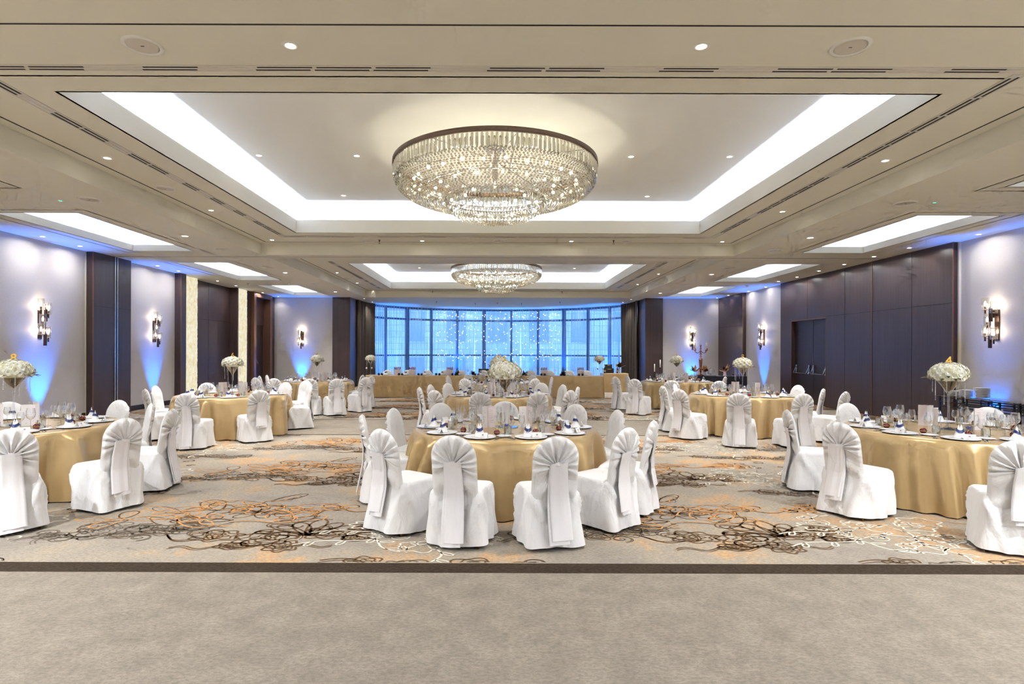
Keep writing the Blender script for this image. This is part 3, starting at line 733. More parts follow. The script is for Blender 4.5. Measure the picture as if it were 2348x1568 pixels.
# ---- the plan above is laid out for a 1600 px lens; depth is brought to the true 20 mm lens
F = 1304.0
K = F / 1600
_done = set()
def _sq(o):
    if o.type == 'MESH' and o.location.length < 1e-6:
        if o.data.name not in _done:
            _done.add(o.data.name)
            for v in o.data.vertices: v.co.y *= K
            o.data.update()
    else:
        o.location.y *= K
for o in list(COL.objects):
    if o.parent is None:
        z0_ = o.location.length < 1e-6
        _sq(o)
        if z0_:
            for ch in o.children: _sq(ch)
for l in bpy.data.lights:
    if l.type == 'AREA' and l.shape == 'RECTANGLE' and l.size_y > l.size: l.size_y *= K
# ================================================================== FURNITURE
# ---- chandeliers
def chandelier(root, sc=1.0):
    DZ = -.09
    Zt = -.13                                     # local origin on the tray ceiling; rim top just below
    rim = MB(); rim.lathe([(1.66, -.13), (1.71, -.13), (1.715, -.2), (1.67, -.2), (1.66, -.13)], 96, caps=False)
    part('rim', rim, M['rimmetal'], root)
    fr_ = MB()
    for k in range(8):
        a = k * PI / 4 + .2; fr_.tube([(.1 * math.cos(a), .1 * math.sin(a), -.03), (1.68 * math.cos(a), 1.68 * math.sin(a), -.18)], .008, 6)
    for r, z in ((1.15, -.6), (.84, -.8)):
        fr_.lathe([(r - .01, z), (r + .01, z), (r + .01, z - .02), (r - .01, z - .02), (r - .01, z)], 64, caps=False)
    for k in range(8):
        a = k * PI / 4 + .2; fr_.tube([(1.68 * math.cos(a), 1.68 * math.sin(a), -.18), (.84 * math.cos(a), .84 * math.sin(a), -.8)], .006, 5)
    fr_.lathe([(.16, .225), (.16, .18), (.05, .16), (.05, -.5)], 24)
    part('frame', fr_, M['silver'], root)
    def prisms(mb, n, r, z0, z1, w, jit=0):
        for k in range(n):
            a = 2 * PI * k / n; c, s = math.cos(a), math.sin(a); rj = r + random.uniform(-jit, jit)
            t = random.uniform(-.4, .4)
            def p(dr, dt, z): return ((rj + dr) * c - dt * s, (rj + dr) * s + dt * c, z)
            w2 = w * (1 + .1 * t); d = w * .5; zz = .03
            vs = [p(-d, 0, z0), p(0, w2, z0 - zz), p(d, 0, z0 - zz * .5), p(0, -w2, z0 - zz), p(-d, 0, z1), p(0, w2, z1 + zz), p(d, 0, z1 + zz * .5), p(0, -w2, z1 + zz), p(0, 0, z1 - zz)]
            mb.add(vs, [(0, 1, 2, 3), (0, 4, 5, 1), (1, 5, 6, 2), (2, 6, 7, 3), (3, 7, 4, 0), (4, 8, 5), (5, 8, 6), (6, 8, 7), (7, 8, 4)])
    def beads(mb, r, z, gap, rad, ph=0, rz=None):
        n = max(4, int(2 * PI * r / gap)); ja = random.uniform(-.5, .5) * gap / r
        for k in range(n):
            a = 2 * PI * (k + ph) / n + ja
            mb.octa((r * math.cos(a), r * math.sin(a), z), rad * random.uniform(.85, 1.1), (rz or rad) * 1.15)
    m1 = MB(); prisms(m1, 150, 1.69, -.2, -.44, .021, .008); prisms(m1, 120, 1.6, -.22, -.42, .02, .01)
    part('crystal_fringe', m1, M['crystal'], root, kind='stuff')
    m2 = MB()
    prof = [(1.68, -.45), (1.675, -.5), (1.65, -.56), (1.61, -.62), (1.55, -.68), (1.48, -.73), (1.4, -.775), (1.31, -.81), (1.22, -.84), (1.13, -.865), (1.04, -.88), (.95, -.885), (.88, -.875)]
    for i in range(len(prof) - 1):
        for t in (0, .5):
            r = prof[i][0] * (1 - t) + prof[i + 1][0] * t; z = prof[i][1] * (1 - t) + prof[i + 1][1] * t
            beads(m2, r, z, .058, .02, .5 if t else 0)
    for r, z, g in ((1.45, -.5, .11), (1.35, -.56, .12), (1.25, -.62, .12), (1.1, -.66, .12)): beads(m2, r, z, g, .028)
    part('crystal_bowl', m2, M['crystal'], root, kind='stuff')
    m3 = MB()
    prisms(m3, 100, .83, -.8, -.95, .02); prisms(m3, 92, .76, -.95, -1.04, .018); prisms(m3, 84, .69, -1.04, -1.12, .017); prisms(m3, 74, .62, -1.11, -1.17, .016)
    for i, r in enumerate([.57, .5, .43, .36, .29, .22, .15, .08]): beads(m3, r, -1.175 - .03 * math.sqrt(max(0, 1 - (r / .6) ** 2)), .034, .013)
    part('lower_tiers', m3, M['crystal'], root, kind='stuff')
    b = MB().ball((0, 0, 0), .026, 10, 6).mesh('bulb', M['bulbc'])
    for k in range(26):
        a = 2 * PI * k / 26; link('bulb', b, root, (1.36 * math.cos(a), 1.36 * math.sin(a), -.5 - .03 * (k % 2)))
    for k in range(16):
        a = 2 * PI * (k + .3) / 16; link('bulb', b, root, (1.0 * math.cos(a), 1.0 * math.sin(a), -.62))
    for k in range(8):
        a = 2 * PI * k / 8; link('bulb', b, root, (.5 * math.cos(a), .5 * math.sin(a), -.72))
    for ch in root.children:
        if ch.name.startswith('rim'): ch.location.z = -.155
        elif ch.name.startswith('bulb'): ch.location.z = ch.location.z * .815 - .187
        else: ch.location.z = -.187; ch.scale.z = .815
M['rimmetal'] = mat('hammered_bronze_rim', (96, 76, 58), .45, .7)
n = NT(M['rimmetal']); n.bump(n.noise(n.coord((1, 1, 1)), 90, 3, .8), .8, .01)
CX = -.05
c1 = thing('crystal_chandelier', 'large round crystal chandelier in the front light tray', 'chandelier', (CX, 11.5 * K, Z3), 0, 'crystal chandeliers')
chandelier(c1); c1.scale = (.975, .975, 1)
clone(c1, 'round crystal chandelier in the rear light tray, farther away', (CX, 25.58 * K, Z3), .1)
LC = bpy.data.lights.new('chandelier_lamp', 'POINT'); LC.energy = 19; LC.color = (1, .93, .74); LC.shadow_soft_size = .05
for cy in (11.5 * K, 25.58 * K):
    for k in range(6):
        a = k * PI / 3 + .2; link('chandelier_lamp', LC, None, (CX + 1.2 * math.cos(a), cy + 1.2 * math.sin(a), Z3 - .6))
    link('chandelier_lamp', LC, None, (CX, cy, Z3 - .75))

# ---- covered banquet chair
def outline(th):                          # distance from knot K(0,.70) to back outline
    c, s = math.cos(th), math.sin(th)
    lo, hi = 0, .6
    for _ in range(22):
        r = (lo + hi) / 2; x, z = abs(r * c), .70 + r * s
        inside = (x <= .2 and z <= .76 and z >= .3) or (z > .76 and (x / .2) ** 2 + ((z - .76) / .19) ** 2 <= 1)
        lo, hi = (r, hi) if inside else (lo, r)
    return lo
def yb(z): return -.215 - (z - .45) * .17 if z > .45 else -.215 - (.45 - z) * .02
def chair_meshes(seed):
    rr = random.Random(seed); nt, nr = 84, 12
    mb = MB()
    ph = [rr.uniform(0, 6.28) for _ in range(6)]
    R = [outline(2 * PI * i / nt) for i in range(nt)]
    def face(rear):
        rows = []
        for j in range(nr + 1):
            q = j / nr; row = []
            for i in range(nt):
                th = 2 * PI * i / nt; r = R[i] * q; x = r * math.cos(th); z = .70 + r * math.sin(th)
                t = .032 * math.sqrt(max(0, 1 - q ** 6)); y = yb(z)
                if rear:
                    y -= t; d = math.degrees(th); d = d if d < 270 else d - 360
                    f = max(0, min(1, (d + 32) / 20)) * max(0, min(1, (212 - d) / 20))
                    g = min(1, q / .25) * (1 - max(0, (q - .85) / .15) ** 2)
                    w = abs(math.sin(th * 8 + ph[0] + .6 * math.sin(th * 3 + ph[1]))) ** .7 + .5 * abs(math.sin(th * 15 + ph[2] + 2 * q))
                    y += f * g * (.016 - .04 * (w - .55)) - .008 * (1 - q) ** 2 * f
                    if f < 1:
                        dd = (1 - f) * q * (1 - q) * 4
                        y -= dd * .012 * math.sin(z * 34 + x * 18 * (1 if x > 0 else -1) + ph[3])
                else:
                    y += t + .003 * math.sin(z * 30 + ph[4]) * (1 - q)
                row.append((x, y, z))
            rows.append(row)
        mb.grid(rows if rear else [r_[::-1] for r_ in rows], True)
    face(True); face(False)
    # seat and skirt
    ns = 96; rows = []
    def sq(a, e): c, s = math.cos(a), math.sin(a); k = (abs(c) ** e + abs(s) ** e) ** (-1 / e); return c * k, s * k
    zs = [.03, .05, .1, .16, .22, .28, .33, .37, .4, .43, .45, .463, .47]
    kf = rr.randint(4, 6); ph2 = [rr.uniform(0, 6.28) for _ in range(8)]
    for zi, z in enumerate(zs):
        t = (z - .03) / .44; row = []
        for k in range(ns):
            a = 2 * PI * k / ns; e = 9 - 4 * (1 - t); cx, cy = sq(a, e)
            hx = .225 + .045 * (1 - t); hf = .225 + .04 * (1 - t); hb = .225 + .095 * (1 - t)
            if z > .45: sh = (z - .45) / .02 * .012; hx -= sh; hf -= sh
            p = Vector((cx * hx, cy * (hf if cy > 0 else hb), z)); o = p.copy(); o.z = 0; o.normalize()
            dn = (1 - t) ** .8 if z < .45 else 0
            dsp = dn * (.016 * math.sin(a * kf + ph2[0] + 2 * t) + .01 * math.sin(a * 11 + ph2[1] - 3 * t))
            # slanting creases that run from the seat corners
            for q in range(4):
                ac = PI / 4 + q * PI / 2; da = (a - ac + PI) % (2 * PI) - PI
                for s_, w_, am in ((1, .9, .036), (-1, .7, .026)):
                    u = da * s_ - w_ * (1 - t) * (.8 + .3 * math.sin(ph2[2 + q]))
                    dsp += am * math.exp(-(u / .09) ** 2) * min(1, 4 * (1 - t)) * (.4 + t) * (1 if s_ > 0 else .8)
            p += o * dsp
            p.z += .006 * math.sin(a * 3 + ph2[6]) * (1 - t) ** 4
            row.append(tuple(p))
        rows.append(row)
    for s_, zz in ((.8, .478), (.45, .484), (.02, .486)):
        rows.append([(p[0] * s_, p[1] * s_, zz) for p in rows[len(zs) - 1]])
    mb.grid(rows, True)
    cover = mb.mesh('cover', M['cotton'])
    # sash tail
    mb = MB(); L = [.1, .2, .07, .3][seed % 4]; dx = [.015, -.03, .0, .035][seed % 4]; tw = [.02, -.03, .03, -.015][seed % 4]
    def panel(xc, w0, w1, zt, zb, off, ph_):
        rows = []
        for i in range(15):
            q = i / 14; z = zt + (zb - zt) * q; w = w0 + (w1 - w0) * min(1, q * 1.5); row = []
            yr = yb(z) - .047 if z > .45 else -.262 - (.45 - z) / .42 * .085 - .02
            if abs(z - .45) < .12: yr = min(yr, -.285)
            for j in range(9):
                s_ = j / 8 - .5; x = xc + s_ * w + tw * q
                row.append((x, yr - off - .004 * math.cos(s_ * 5 + ph_) - .0018 * math.sin(s_ * 11 + ph_ + 2 * q), z + .01 * s_ * (1 - 0)))
            rows.append(row)
        back = [[(p[0], p[1] + .004, p[2]) for p in r_][::-1] for r_ in rows]
        mb.grid([a_ + b_ for a_, b_ in zip(rows, back)], True)
    panel(dx, .15, .175, .728, L, .008, ph[0]); panel(dx + .025 * (1 if seed % 2 else -1), .11, .17, .71, L - .035, 0, ph[1])
    mb.ball((dx * .5, yb(.7) - .026, .712), .036, 14, 8, sz=.8)
    sash = mb.mesh('sash', M['sash'])
    return cover, sash
LEG = [MB().tube([(sx * .19, sy, .44), (sx * .205, sy + (-.045 if sy < 0 else .02), .0)], [.012, .01], 8).mesh('leg', M['brass']) for sx in (-1, 1) for sy in (-.2, .2)]
CHM = [chair_meshes(i) for i in range(4)]
def chair(x, y, ang, label, group, v):
    o = thing('banquet_chair', label, 'chair', (x, y, 0), ang, group)
    link('cover', CHM[v][0], o); link('sash', CHM[v][1], o)
    for m in LEG: link('leg', m, o)
    return o

# ---- tableware meshes
Z_T = .76
TW = {}
TW['charger'] = MB().lathe([(.001, .006), (.11, .006), (.155, .013), (.168, .014), (.168, .01), (.12, .001), (.001, 0)], 40, caps=False, mi=0)
# underside band: shade below the plate put into a dark colour
TW['charger'].lathe([(.166, .0092), (.12, .0004), (.1, .0004)], 40, caps=False, mi=1)
TW['charger'] = TW['charger'].mesh('charger_plate', [M['porc'], M['plate_shade']])
TW['side'] = MB().lathe([(.001, .004), (.05, .004), (.08, .011), (.085, .011), (.06, .001), (.001, 0)], 28, caps=False).mesh('side_plate', M['porc'])
def napkin():
    mb = MB(); rows = []; n = 28
    for i in range(13):
        q = i / 12; row = []
        for k in range(n):
            a = 2 * PI * k / n; r = .075 * (1 - q) ** .8 * .55 + .036 * (1 - q * .6) + .004 * math.cos(3 * a)
            top = .155 + .012 * abs(math.cos(a)) ** 2 - .03 * abs(math.sin(a))
            x = r * math.cos(a) * (.86 - .1 * q); y = r * math.sin(a) * (.9 - .55 * q)
            row.append((x, y, q * top))
        rows.append(row)
    rows.append([(p[0] * .5, p[1] * .1, p[2] - .03) for p in rows[-1]])
    mb.grid(rows, True); return mb.mesh('napkin', M['linen'])
def ribbonm():
    mb = MB(); rows = []
    for dz in (0, .034):
        row = []
        for k in range(28):
            a = 2 * PI * k / 28; z = .085 + dz - .022 * max(0, -math.sin(a)) ** 1.5; q = z / .17
            r = .075 * (1 - q) ** .8 * .55 + .036 * (1 - q * .6) + .004 + .004 * math.cos(3 * a)
            row.append((r * math.cos(a) * (.88 - .1 * q), (r * math.sin(a)) * (.9 - .55 * q) + (.002 if math.sin(a) > 0 else -.002), z))
        rows.append(row)
    mb.grid(rows, True); return mb.mesh('ribbon', M['navy'])
TW['napkin'] = napkin(); TW['ribbon'] = ribbonm()
mb = MB()
mb.add([(-.048, -.022, 0), (.048, -.022, 0), (.048, 0, .05), (-.048, 0, .05), (.048, .022, 0), (-.048, .022, 0)], [(0, 1, 2, 3), (3, 2, 4, 5)])
mb.add([(-.047, -.020, 0.0), (.047, -.020, 0.0), (.047, 0, .048), (-.047, 0, .048), (.047, .020, 0), (-.047, .020, 0)], [(3, 2, 1, 0), (5, 4, 2, 3)])
mb.add([(-.009, -.0145, .0205), (.009, -.0145, .0205), (.009, -.0082, .035), (-.009, -.0082, .035)], [(0, 1, 2, 3)], 1)
mb.add([(-.022, -.0192, .0095), (.022, -.0192, .0095), (.022, -.0182, .012), (-.022, -.0182, .012)], [(0, 1, 2, 3)], 1)
TW['card'] = mb.mesh('place_card', [M['paper'], M['ink']])
def wineglass(s, name):
    p = [(.036, 0), (.034, .003), (.006, .008), (.0045, .03), (.0045, .09), (.012, .098), (.034, .118), (.043, .145), (.042, .17), (.033, .215)]
    return MB().lathe([(r * s, z * s) for r, z in p], 22, caps=False).mesh(name, M['glass'])
TW['wine_l'] = wineglass(1.08, 'large_wine_glass'); TW['wine_s'] = wineglass(.86, 'small_wine_glass')
p = [(.001, .008), (.03, .008), (.033, .0), (.036, .01), (.04, .095), (.037, .095), (.034, .012)]
mb = MB(); rows = []
for r, z in p:
    rows.append([((r + (.0022 * (k % 2) if .005 < z < .08 else 0)) * math.cos(2 * PI * k / 26), (r + (.0022 * (k % 2) if .005 < z < .08 else 0)) * math.sin(2 * PI * k / 26), z) for k in range(26)])
mb.grid(rows, True, sm=False); TW['tumbler'] = mb.mesh('cut_glass_tumbler', M['cutglass'])
mb = MB(); mb.ball((0, 0, .033), .033, 16, 10, sz=.95); mb.tube([(0, 0, .062), (0, 0, .075)], .006, 8, 1); mb.lathe([(.0335, .031), (.0338, .034)], 18, caps=False, mi=1)
TW['favour'] = mb.mesh('red_favour', [M['wine'], M['gold']])
mb = MB(); mb.box(-.0045, .0045, -.1, .02, .001, .004); mb.box(-.009, .009, .02, .05, .001, .003)
for k in (-1, 0, 1): mb.box(k * .006 - .0015, k * .006 + .0015, .05, .09, .001, .003)
TW['fork'] = mb.mesh('fork', M['silver'])
mb = MB(); mb.box(-.006, .006, -.1, 0, .001, .006); mb.grid([[(-.007, 0, .003), (.007, 0, .003)], [(-.008, .08, .003), (.007, .08, .003)], [(.003, .115, .003), (.006, .115, .003)]]); TW['knife'] = mb.mesh('knife', M['silver'])
mb = MB(); mb.box(-.004, .004, -.08, .04, .001, .004); mb.lathe([(.001, .001), (.012, .002), (.017, .007)], 14, (0, .058, 0), caps=False, sy=1.5); TW['spoon'] = mb.mesh('spoon', M['silver'])
def menu(seed):
    mb = MB(); w, h = .095, .25
    L_ = (-w * .82, -.05); R_ = (w * .82, -.05)
    def leafq(a, b, mi):
        mb.add([(a[0], a[1], 0), (b[0], b[1], 0), (b[0], b[1], h), (a[0], a[1], h)], [(0, 1, 2, 3)], mi)
        mb.add([(a[0], a[1] + .0015, 0), (b[0], b[1] + .0015, 0), (b[0], b[1] + .0015, h), (a[0], a[1] + .0015, h)], [(3, 2, 1, 0)], mi)
        dx, dy = b[0] - a[0], b[1] - a[1]; L = math.hypot(dx, dy); nx_, ny_ = dy / L * .0015, -dx / L * .0015
        def t(s0, s1, z0, z1):
            mb.add([(a[0] + dx * s0 + nx_, a[1] + dy * s0 + ny_, z0), (a[0] + dx * s1 + nx_, a[1] + dy * s1 + ny_, z0), (a[0] + dx * s1 + nx_, a[1] + dy * s1 + ny_, z1), (a[0] + dx * s0 + nx_, a[1] + dy * s0 + ny_, z1)], [(0, 1, 2, 3)], 2)
        if mi == 0: t(.46, .54, .17, .178); t(.38, .62, .12, .123); t(.42, .58, .03, .033)
        else:
            for k in range(8): t(.3 - .02 * (k % 3), .7 + .03 * (k % 2), .06 + .02 * k, .0625 + .02 * k)
    leafq(L_, (0, 0), 0); leafq((0, 0), R_, 1)
    return mb.mesh('menu_card', [M['paper'], M['pink'], M['ink']])
TW['menu'] = menu(0)
mb = MB(); mb.lathe([(.15, 0), (.15, .006)], 40); TW['mirror'] = mb.mesh('mirror_plate', mat('mirror_disc', (200, 222, 218), .03, 1))
TW['votive'] = MB().lathe([(.03, 0), (.038, .01), (.042, .07), (.039, .07), (.035, .014), (.001, .012)], 24, caps=False).mesh('glass', M['acrylic'])
mb = MB(); rb = random.Random(3)
for _ in range(50):
    a = rb.random() * 6.28; r = .03 * math.sqrt(rb.random()); mb.octa((r * math.cos(a), r * math.sin(a), .02 + .045 * rb.random()), .008, .008)
TW['beads'] = mb.mesh('blue_beads', M['blueg'])

# ---- flowers on a martini vase
def bloom(mb, c, r, nrm, rr):
    nrm = Vector(nrm).normalized(); up = Vector((0, 0, 1)) if abs(nrm.z) < .9 else Vector((1, 0, 0)); a = nrm.cross(up).normalized(); b = nrm.cross(a); c = Vector(c)
    for ly, (np_, rad, lift) in enumerate(((9, 1.0, .12), (8, .74, .45), (6, .42, .72))):
        for k in range(np_):
            t = 2 * PI * (k + .5 * ly + rr.random() * .3) / np_; d = a * math.cos(t) + b * math.sin(t); e = nrm.cross(d) * r * .36
            p0 = c; p1 = c + d * r * rad * .6 + nrm * r * lift * .9; p2 = c + d * r * rad + nrm * r * (lift * .6 + .12)
            mb.add([p0, p1 - e, p2 - e * .6, p2 + e * .6, p1 + e], [(0, 1, 2, 3, 4)], 0, True)
def flowers(seed, nb=62, rx=.2, rz=.13):
    rr = random.Random(seed); mb = MB()
    mb.ball((0, 0, .0), rx * .8, 20, 12, sz=rz / rx)
    for k in range(nb):
        z = -.35 + 1.35 * (k + .5) / nb; t = k * 2.39996; q = math.sqrt(max(0, 1 - min(1, z) ** 2)) if z > 0 else 1 - .12 * z * z
        n_ = (q * math.cos(t), q * math.sin(t), z)
        bloom(mb, (n_[0] * rx * .86, n_[1] * rx * .86, n_[2] * rz * .86), rr.uniform(.034, .052), n_, rr)
    lf = MB()
    for k in range(9):
        t = rr.random() * 6.28; L = rr.uniform(.06, .1); d = Vector((math.cos(t), math.sin(t), 0)); e = Vector((-d.y, d.x, 0)) * .018; p = d * rx * .88 + Vector((0, 0, -.04)); tip = p + d * L + Vector((0, 0, rr.uniform(-.05, .03)))
        m_ = (p + tip) / 2
        lf.add([p, m_ - e + Vector((0, 0, .01)), tip, m_ + e + Vector((0, 0, .01))], [(0, 1, 2, 3)], k % 2)
    return mb.mesh('flower_heads', M['blossom']), lf.mesh('leaves', [M['leaf'], M['leafbrown']])
FLM = [flowers(i) for i in range(3)]
VASE = MB().lathe([(.075, 0), (.075, .006), (.02, .014), (.012, .05), (.01, .25), (.012, .38), (.02, .41), (.06, .48), (.125, .57)], 28, caps=False).mesh('vase', M['acrylic'])
LIN = MB().lathe([(.004, .43), (.054, .4815), (.119, .568)], 24).mesh('dark_liner', M['liner'])
def strands(seed):
    rr = random.Random(seed); mb = MB()
    for k in range(9):
        a = 2 * PI * k / 9 + rr.random() * .4; r = .15; L = rr.uniform(.12, .34); z = .58; x, y = r * math.cos(a), r * math.sin(a)
        for q in range(int(L / .017)): mb.octa((x, y, z - q * .017), .0065, .0075)
    return mb.mesh('crystal_strands', M['crystalb'])
M['crystalb'] = mat('crystal_beads', (236, 236, 242), .08, .35, 1)
STR = [strands(i) for i in range(3)]
def digit(ch):
    t = bpy.data.curves.new('number_topper', 'FONT'); t.body = ch; t.size = .13; t.extrude = .004; t.bevel_depth = .002; t.align_x = 'CENTER'; t.materials.append(M['gold'])
    tmp = bpy.data.objects.new('tmp', t); COL.objects.link(tmp); bpy.context.view_layer.update()
    me = bpy.data.meshes.new_from_object(tmp.evaluated_get(bpy.context.evaluated_depsgraph_get())); me.name = 'number_topper'; bpy.data.objects.remove(tmp); bpy.data.curves.remove(t)
    return me
def centrepiece(x, y, z, label, num, v, s=1.0, group='flower centrepieces'):
    o = thing('flower_centrepiece', label, 'flower arrangement', (x, y, z), v * 1.3, group); o.scale = (s, s, s)
    link('vase', VASE, o); link('dark_liner', LIN, o); link('flower_heads', FLM[v % 3][0], o, (0, 0, .63))['kind'] = 'stuff'; link('leaves', FLM[v % 3][1], o, (0, 0, .63))
    link('crystal_strands', STR[v % 3], o)
    if num:
        n_ = link('number_topper', digit(num), o, (0, 0, .745)); n_.rotation_euler = (PI / 2, 0, -v * 1.3 + (.25 if v % 2 else -.2))
    return o

# ---- round tables
def cloth(seed, R=1.06, H=.765, hem=.012):
    rr = random.Random(seed); n = 240; ph = [rr.uniform(0, 6.28) for _ in range(8)]; rows = []
    zs = [H, H, H - .002, H - .012, H - .035, H - .08, .65, .56, .48, .4, .3, .2, .12, .06, hem]; rs = [.001, .6, R - .03, R - .006, R + .004, R + .01]
    def fold(a):
        a2 = a + .16 * math.sin(2 * a + ph[0]) + .08 * math.sin(5 * a + ph[1])
        v = 1.1 - 1.7 * abs(math.sin(8 * a2 + ph[2])) ** 1.2 + .5 * math.sin(19 * a2 + ph[3]) + .3 * math.sin(34 * a2 + ph[4])
        e = .5 + .5 * math.sin(3 * a + ph[5]); return v * (.45 + .55 * e)
    for i, z in enumerate(zs):
        q = 0 if i < 5 else ((H - z) / H) ** .65; row = []
        for k in range(n):
            a = 2 * PI * k / n
            r = rs[i] if i < 5 else R - .01 + .06 * q + (.02 if q > .1 else 0) + .115 * q * fold(a + .12 * q * math.sin(4 * a + ph[6])) 
            zz = z + (.02 * max(0, fold(a)) * (1 if i == len(zs) - 1 else 0))
            row.append((r * math.cos(a), r * math.sin(a), zz))
        rows.append(row)
    mb = MB(); mb.grid(rows, True); return mb.mesh('tablecloth', M['satin'])
CLM = [cloth(i) for i in range(4)]
tb = MB(); tb.lathe([(1.0, .71), (1.02, .72), (1.02, .745), (1.0, .755)], 48); TTOP = tb.mesh('tabletop', M['wood2'])
TLEG = MB().tube([(0, 0, .72), (0, 0, .0)], .02, 8).mesh('leg', M['steel'])
SIDE = ['nearest', 'second', 'third', 'fourth', 'fifth', 'sixth']
def face_ang(x, y, tx, ty): return math.atan2(ty - y, tx - x) - PI / 2
def top2seat(u, v, tx, ty):
    x, y = atZ(u, v, .95); d = Vector((tx - x, ty - y)); L = d.length; d.normalize(); k = min(.30, L - 1.1); return x + d.x * k, y + d.y * k
TABLES = [  # name, x, y, chairs (pixel of back top), number, detail, first setting angle, menus(dx,dy,rot)
 ('front centre table', .085, 6.66, [(1038, 998), (1279, 1000), (875, 983), (1439, 980), (831, 949), (1498, 963), (900, 935), (1419, 939), (1021, 924.5), (1155, 919.5), (1308, 927)], '1', 2, 18),
 ('middle centre table', .04, 11.8, [(962, 887), (986, 881), (995.6, 894), (1099.6, 899), (1236, 899), (1307, 894), (1325, 886), (1292, 881), (1046, 879), (1237, 878)], '7', 1, 18),
 ('rear centre table', .04, 16.2, [(1026.5, 861), (1065, 867.5), (1076, 859), (1218, 859.6), (1228, 867.5), (1265.5, 863)], None, 0, 18),
 ('front left table', -5.7, 6.7, [(20, 983), (290, 958), (347, 923.5), (395, 937), (238, 920), (23, 924)], '8', 2, 8),
 ('middle left table', -5.36, 11.5, [(428.5, 901), (595, 893.6), (712, 879), (701, 872), (626, 878), (479, 877.5), (333, 891), (356, 884)], '6', 1, 22),
 ('rear left table', -5.4, 17.0, [(711, 868), (773, 868), (840, 864.5), (852, 861), (817, 859), (643, 859), (627, 867), (595, 861), (586, 865)], '2', 0, 10),
 ('front right table', 5.22, 6.58, [(1923, 967.5), (1805, 938.5), (1952, 924.6), (2249, 935.6), (2345, 1009)], '4', 2, 4),
 ('middle right table', 5.15, 11.95, [(1696, 901), (1841, 902), (1888, 890), (1939, 897), (1806, 882.7), (1519, 884), (1558, 892), (1569, 880)], '8', 1, 12),
 ('rear right table', 5.45, 17.3, [(1411, 863), (1438, 860), (1455, 868.4), (1538.6, 871.5), (1654, 862.6), (1648, 873)], '3', 0, 20)]
rt = random.Random(9)
def sname(kind, nth, side, tn): return '%s %s on the %s of the %s' % (SIDE[nth], kind, side, tn)
proto = {}
for ti, (tn, tx, ty, chs, num, det, a0) in enumerate(TABLES):
    t = thing('round_table', 'round banquet table under the gold cloth, the ' + tn, 'table', (tx, ty, 0), 0, 'round banquet tables')
    link('tabletop', TTOP, t)
    for k in range(4): link('leg', TLEG, t, (.6 * math.cos(k * PI / 2 + .7), .6 * math.sin(k * PI / 2 + .7), 0))
    solo('tablecloth', CLM[ti % 4], 'floor length gold satin cloth on the ' + tn, 'tablecloth', (tx, ty, 0), ti * 1.7, 'gold round tablecloths')
    # chairs, numbered along each side from the camera
    pos = [top2seat(u, v, tx, ty) for u, v in chs]
    for side, sel in (('left', [p for p in pos if p[0] < tx]), ('right', [p for p in pos if p[0] >= tx])):
        for i, (x, y) in enumerate(sorted(sel, key=lambda p: p[1])):
            chair(x, y, face_ang(x, y, tx, ty) + rt.uniform(-.06, .06), 'white covered chair with sash, ' + sname('one', i, side, tn), 'white covered banquet chairs', rt.randrange(4))
    TZ = Z_T + .006
    cnt = {'left': [], 'right': []}
    for k in range(10):
        a = math.radians(a0 + 36 * k); sx, sy = math.sin(a), -math.cos(a)
        cnt['left' if sx < 0 else 'right'].append((sy, k, a))
    for side in cnt:
        for i, (_, k, a) in enumerate(sorted(cnt[side])):
            o = Vector((math.sin(a), -math.cos(a))); tg = Vector((math.cos(a), math.sin(a))); jr = rt.uniform(-.02, .02)
            def at(r, s): p = Vector((tx, ty)) + o * (r + jr) + tg * s; return (p.x, p.y, TZ)
            vis = lambda p: -60 < U0 + p[0] / p[1] * F < 2410
            if not vis(at(.8, 0)): continue
            ra = a
            w = lambda what: what + ' at the ' + sname('place', i, side, tn)
            def put(key, nm, what, cat, r, s, rz, grp, dz=0):
                p = at(r, s); q = solo(nm, TW[key], w(what), cat, (p[0], p[1], p[2] + dz), rz, grp); return q
            put('charger', 'charger_plate', 'white charger plate', 'plate', .85, 0, 0, 'charger plates')
            nq = put('napkin', 'folded_napkin', 'napkin in navy ribbon', 'napkin', .82, -.02 + jr, ra + rt.uniform(-.5, .5), 'ribboned napkins', .008)
            link('ribbon', TW['ribbon'], nq); nq.scale = (.85, .85, .84)
            put('card', 'place_card', 'white tent card', 'place card', .9, .05 + jr, ra + rt.uniform(-.3, .3), 'place cards', .010)
            put('wine_l', 'wine_glass', 'large wine glass', 'wine glass', .55, .13 + jr, 0, 'large wine glasses')
            put('wine_s', 'wine_glass', 'small wine glass', 'wine glass', .5, .23 - jr, 0, 'small wine glasses')
            put('tumbler', 'tumbler', 'cut glass tumbler', 'tumbler', .6, .22 + jr, 0, 'cut glass tumblers')
            put('favour', 'red_favour', 'dark red favour', 'favour', .66, .12 - 2 * jr, rt.random() * 6, 'dark red favours')
            if det >= 1:
                put('side', 'side_plate', 'small side plate', 'plate', .7, -.24, 0, 'side plates')
                put('wine_s', 'water_glass', 'water glass', 'water glass', .46, .05 + jr, 0, 'water glasses')
            if det >= 1:
                put('fork', 'fork', 'silver fork', 'cutlery', .85, -.2, ra + PI + PI, 'forks')
                put('knife', 'knife', 'silver knife', 'cutlery', .85, .19, ra, 'knives')
            if det == 2:
                put('fork', 'dessert_fork', 'inner silver fork', 'cutlery', .86, -.222, ra, 'inner forks')
                put('spoon', 'spoon', 'silver spoon', 'cutlery', .86, .213, ra, 'spoons')
    # centre of the table
    if num or ti == 2:
        centrepiece(tx, ty, TZ + .007, 'white flowers on tall glass vase, ' + tn, num, ti)
    solo('mirror_plate', TW['mirror'], 'round mirror under the flowers of the ' + tn, 'mirror', (tx, ty, TZ), 0, 'round mirrors')
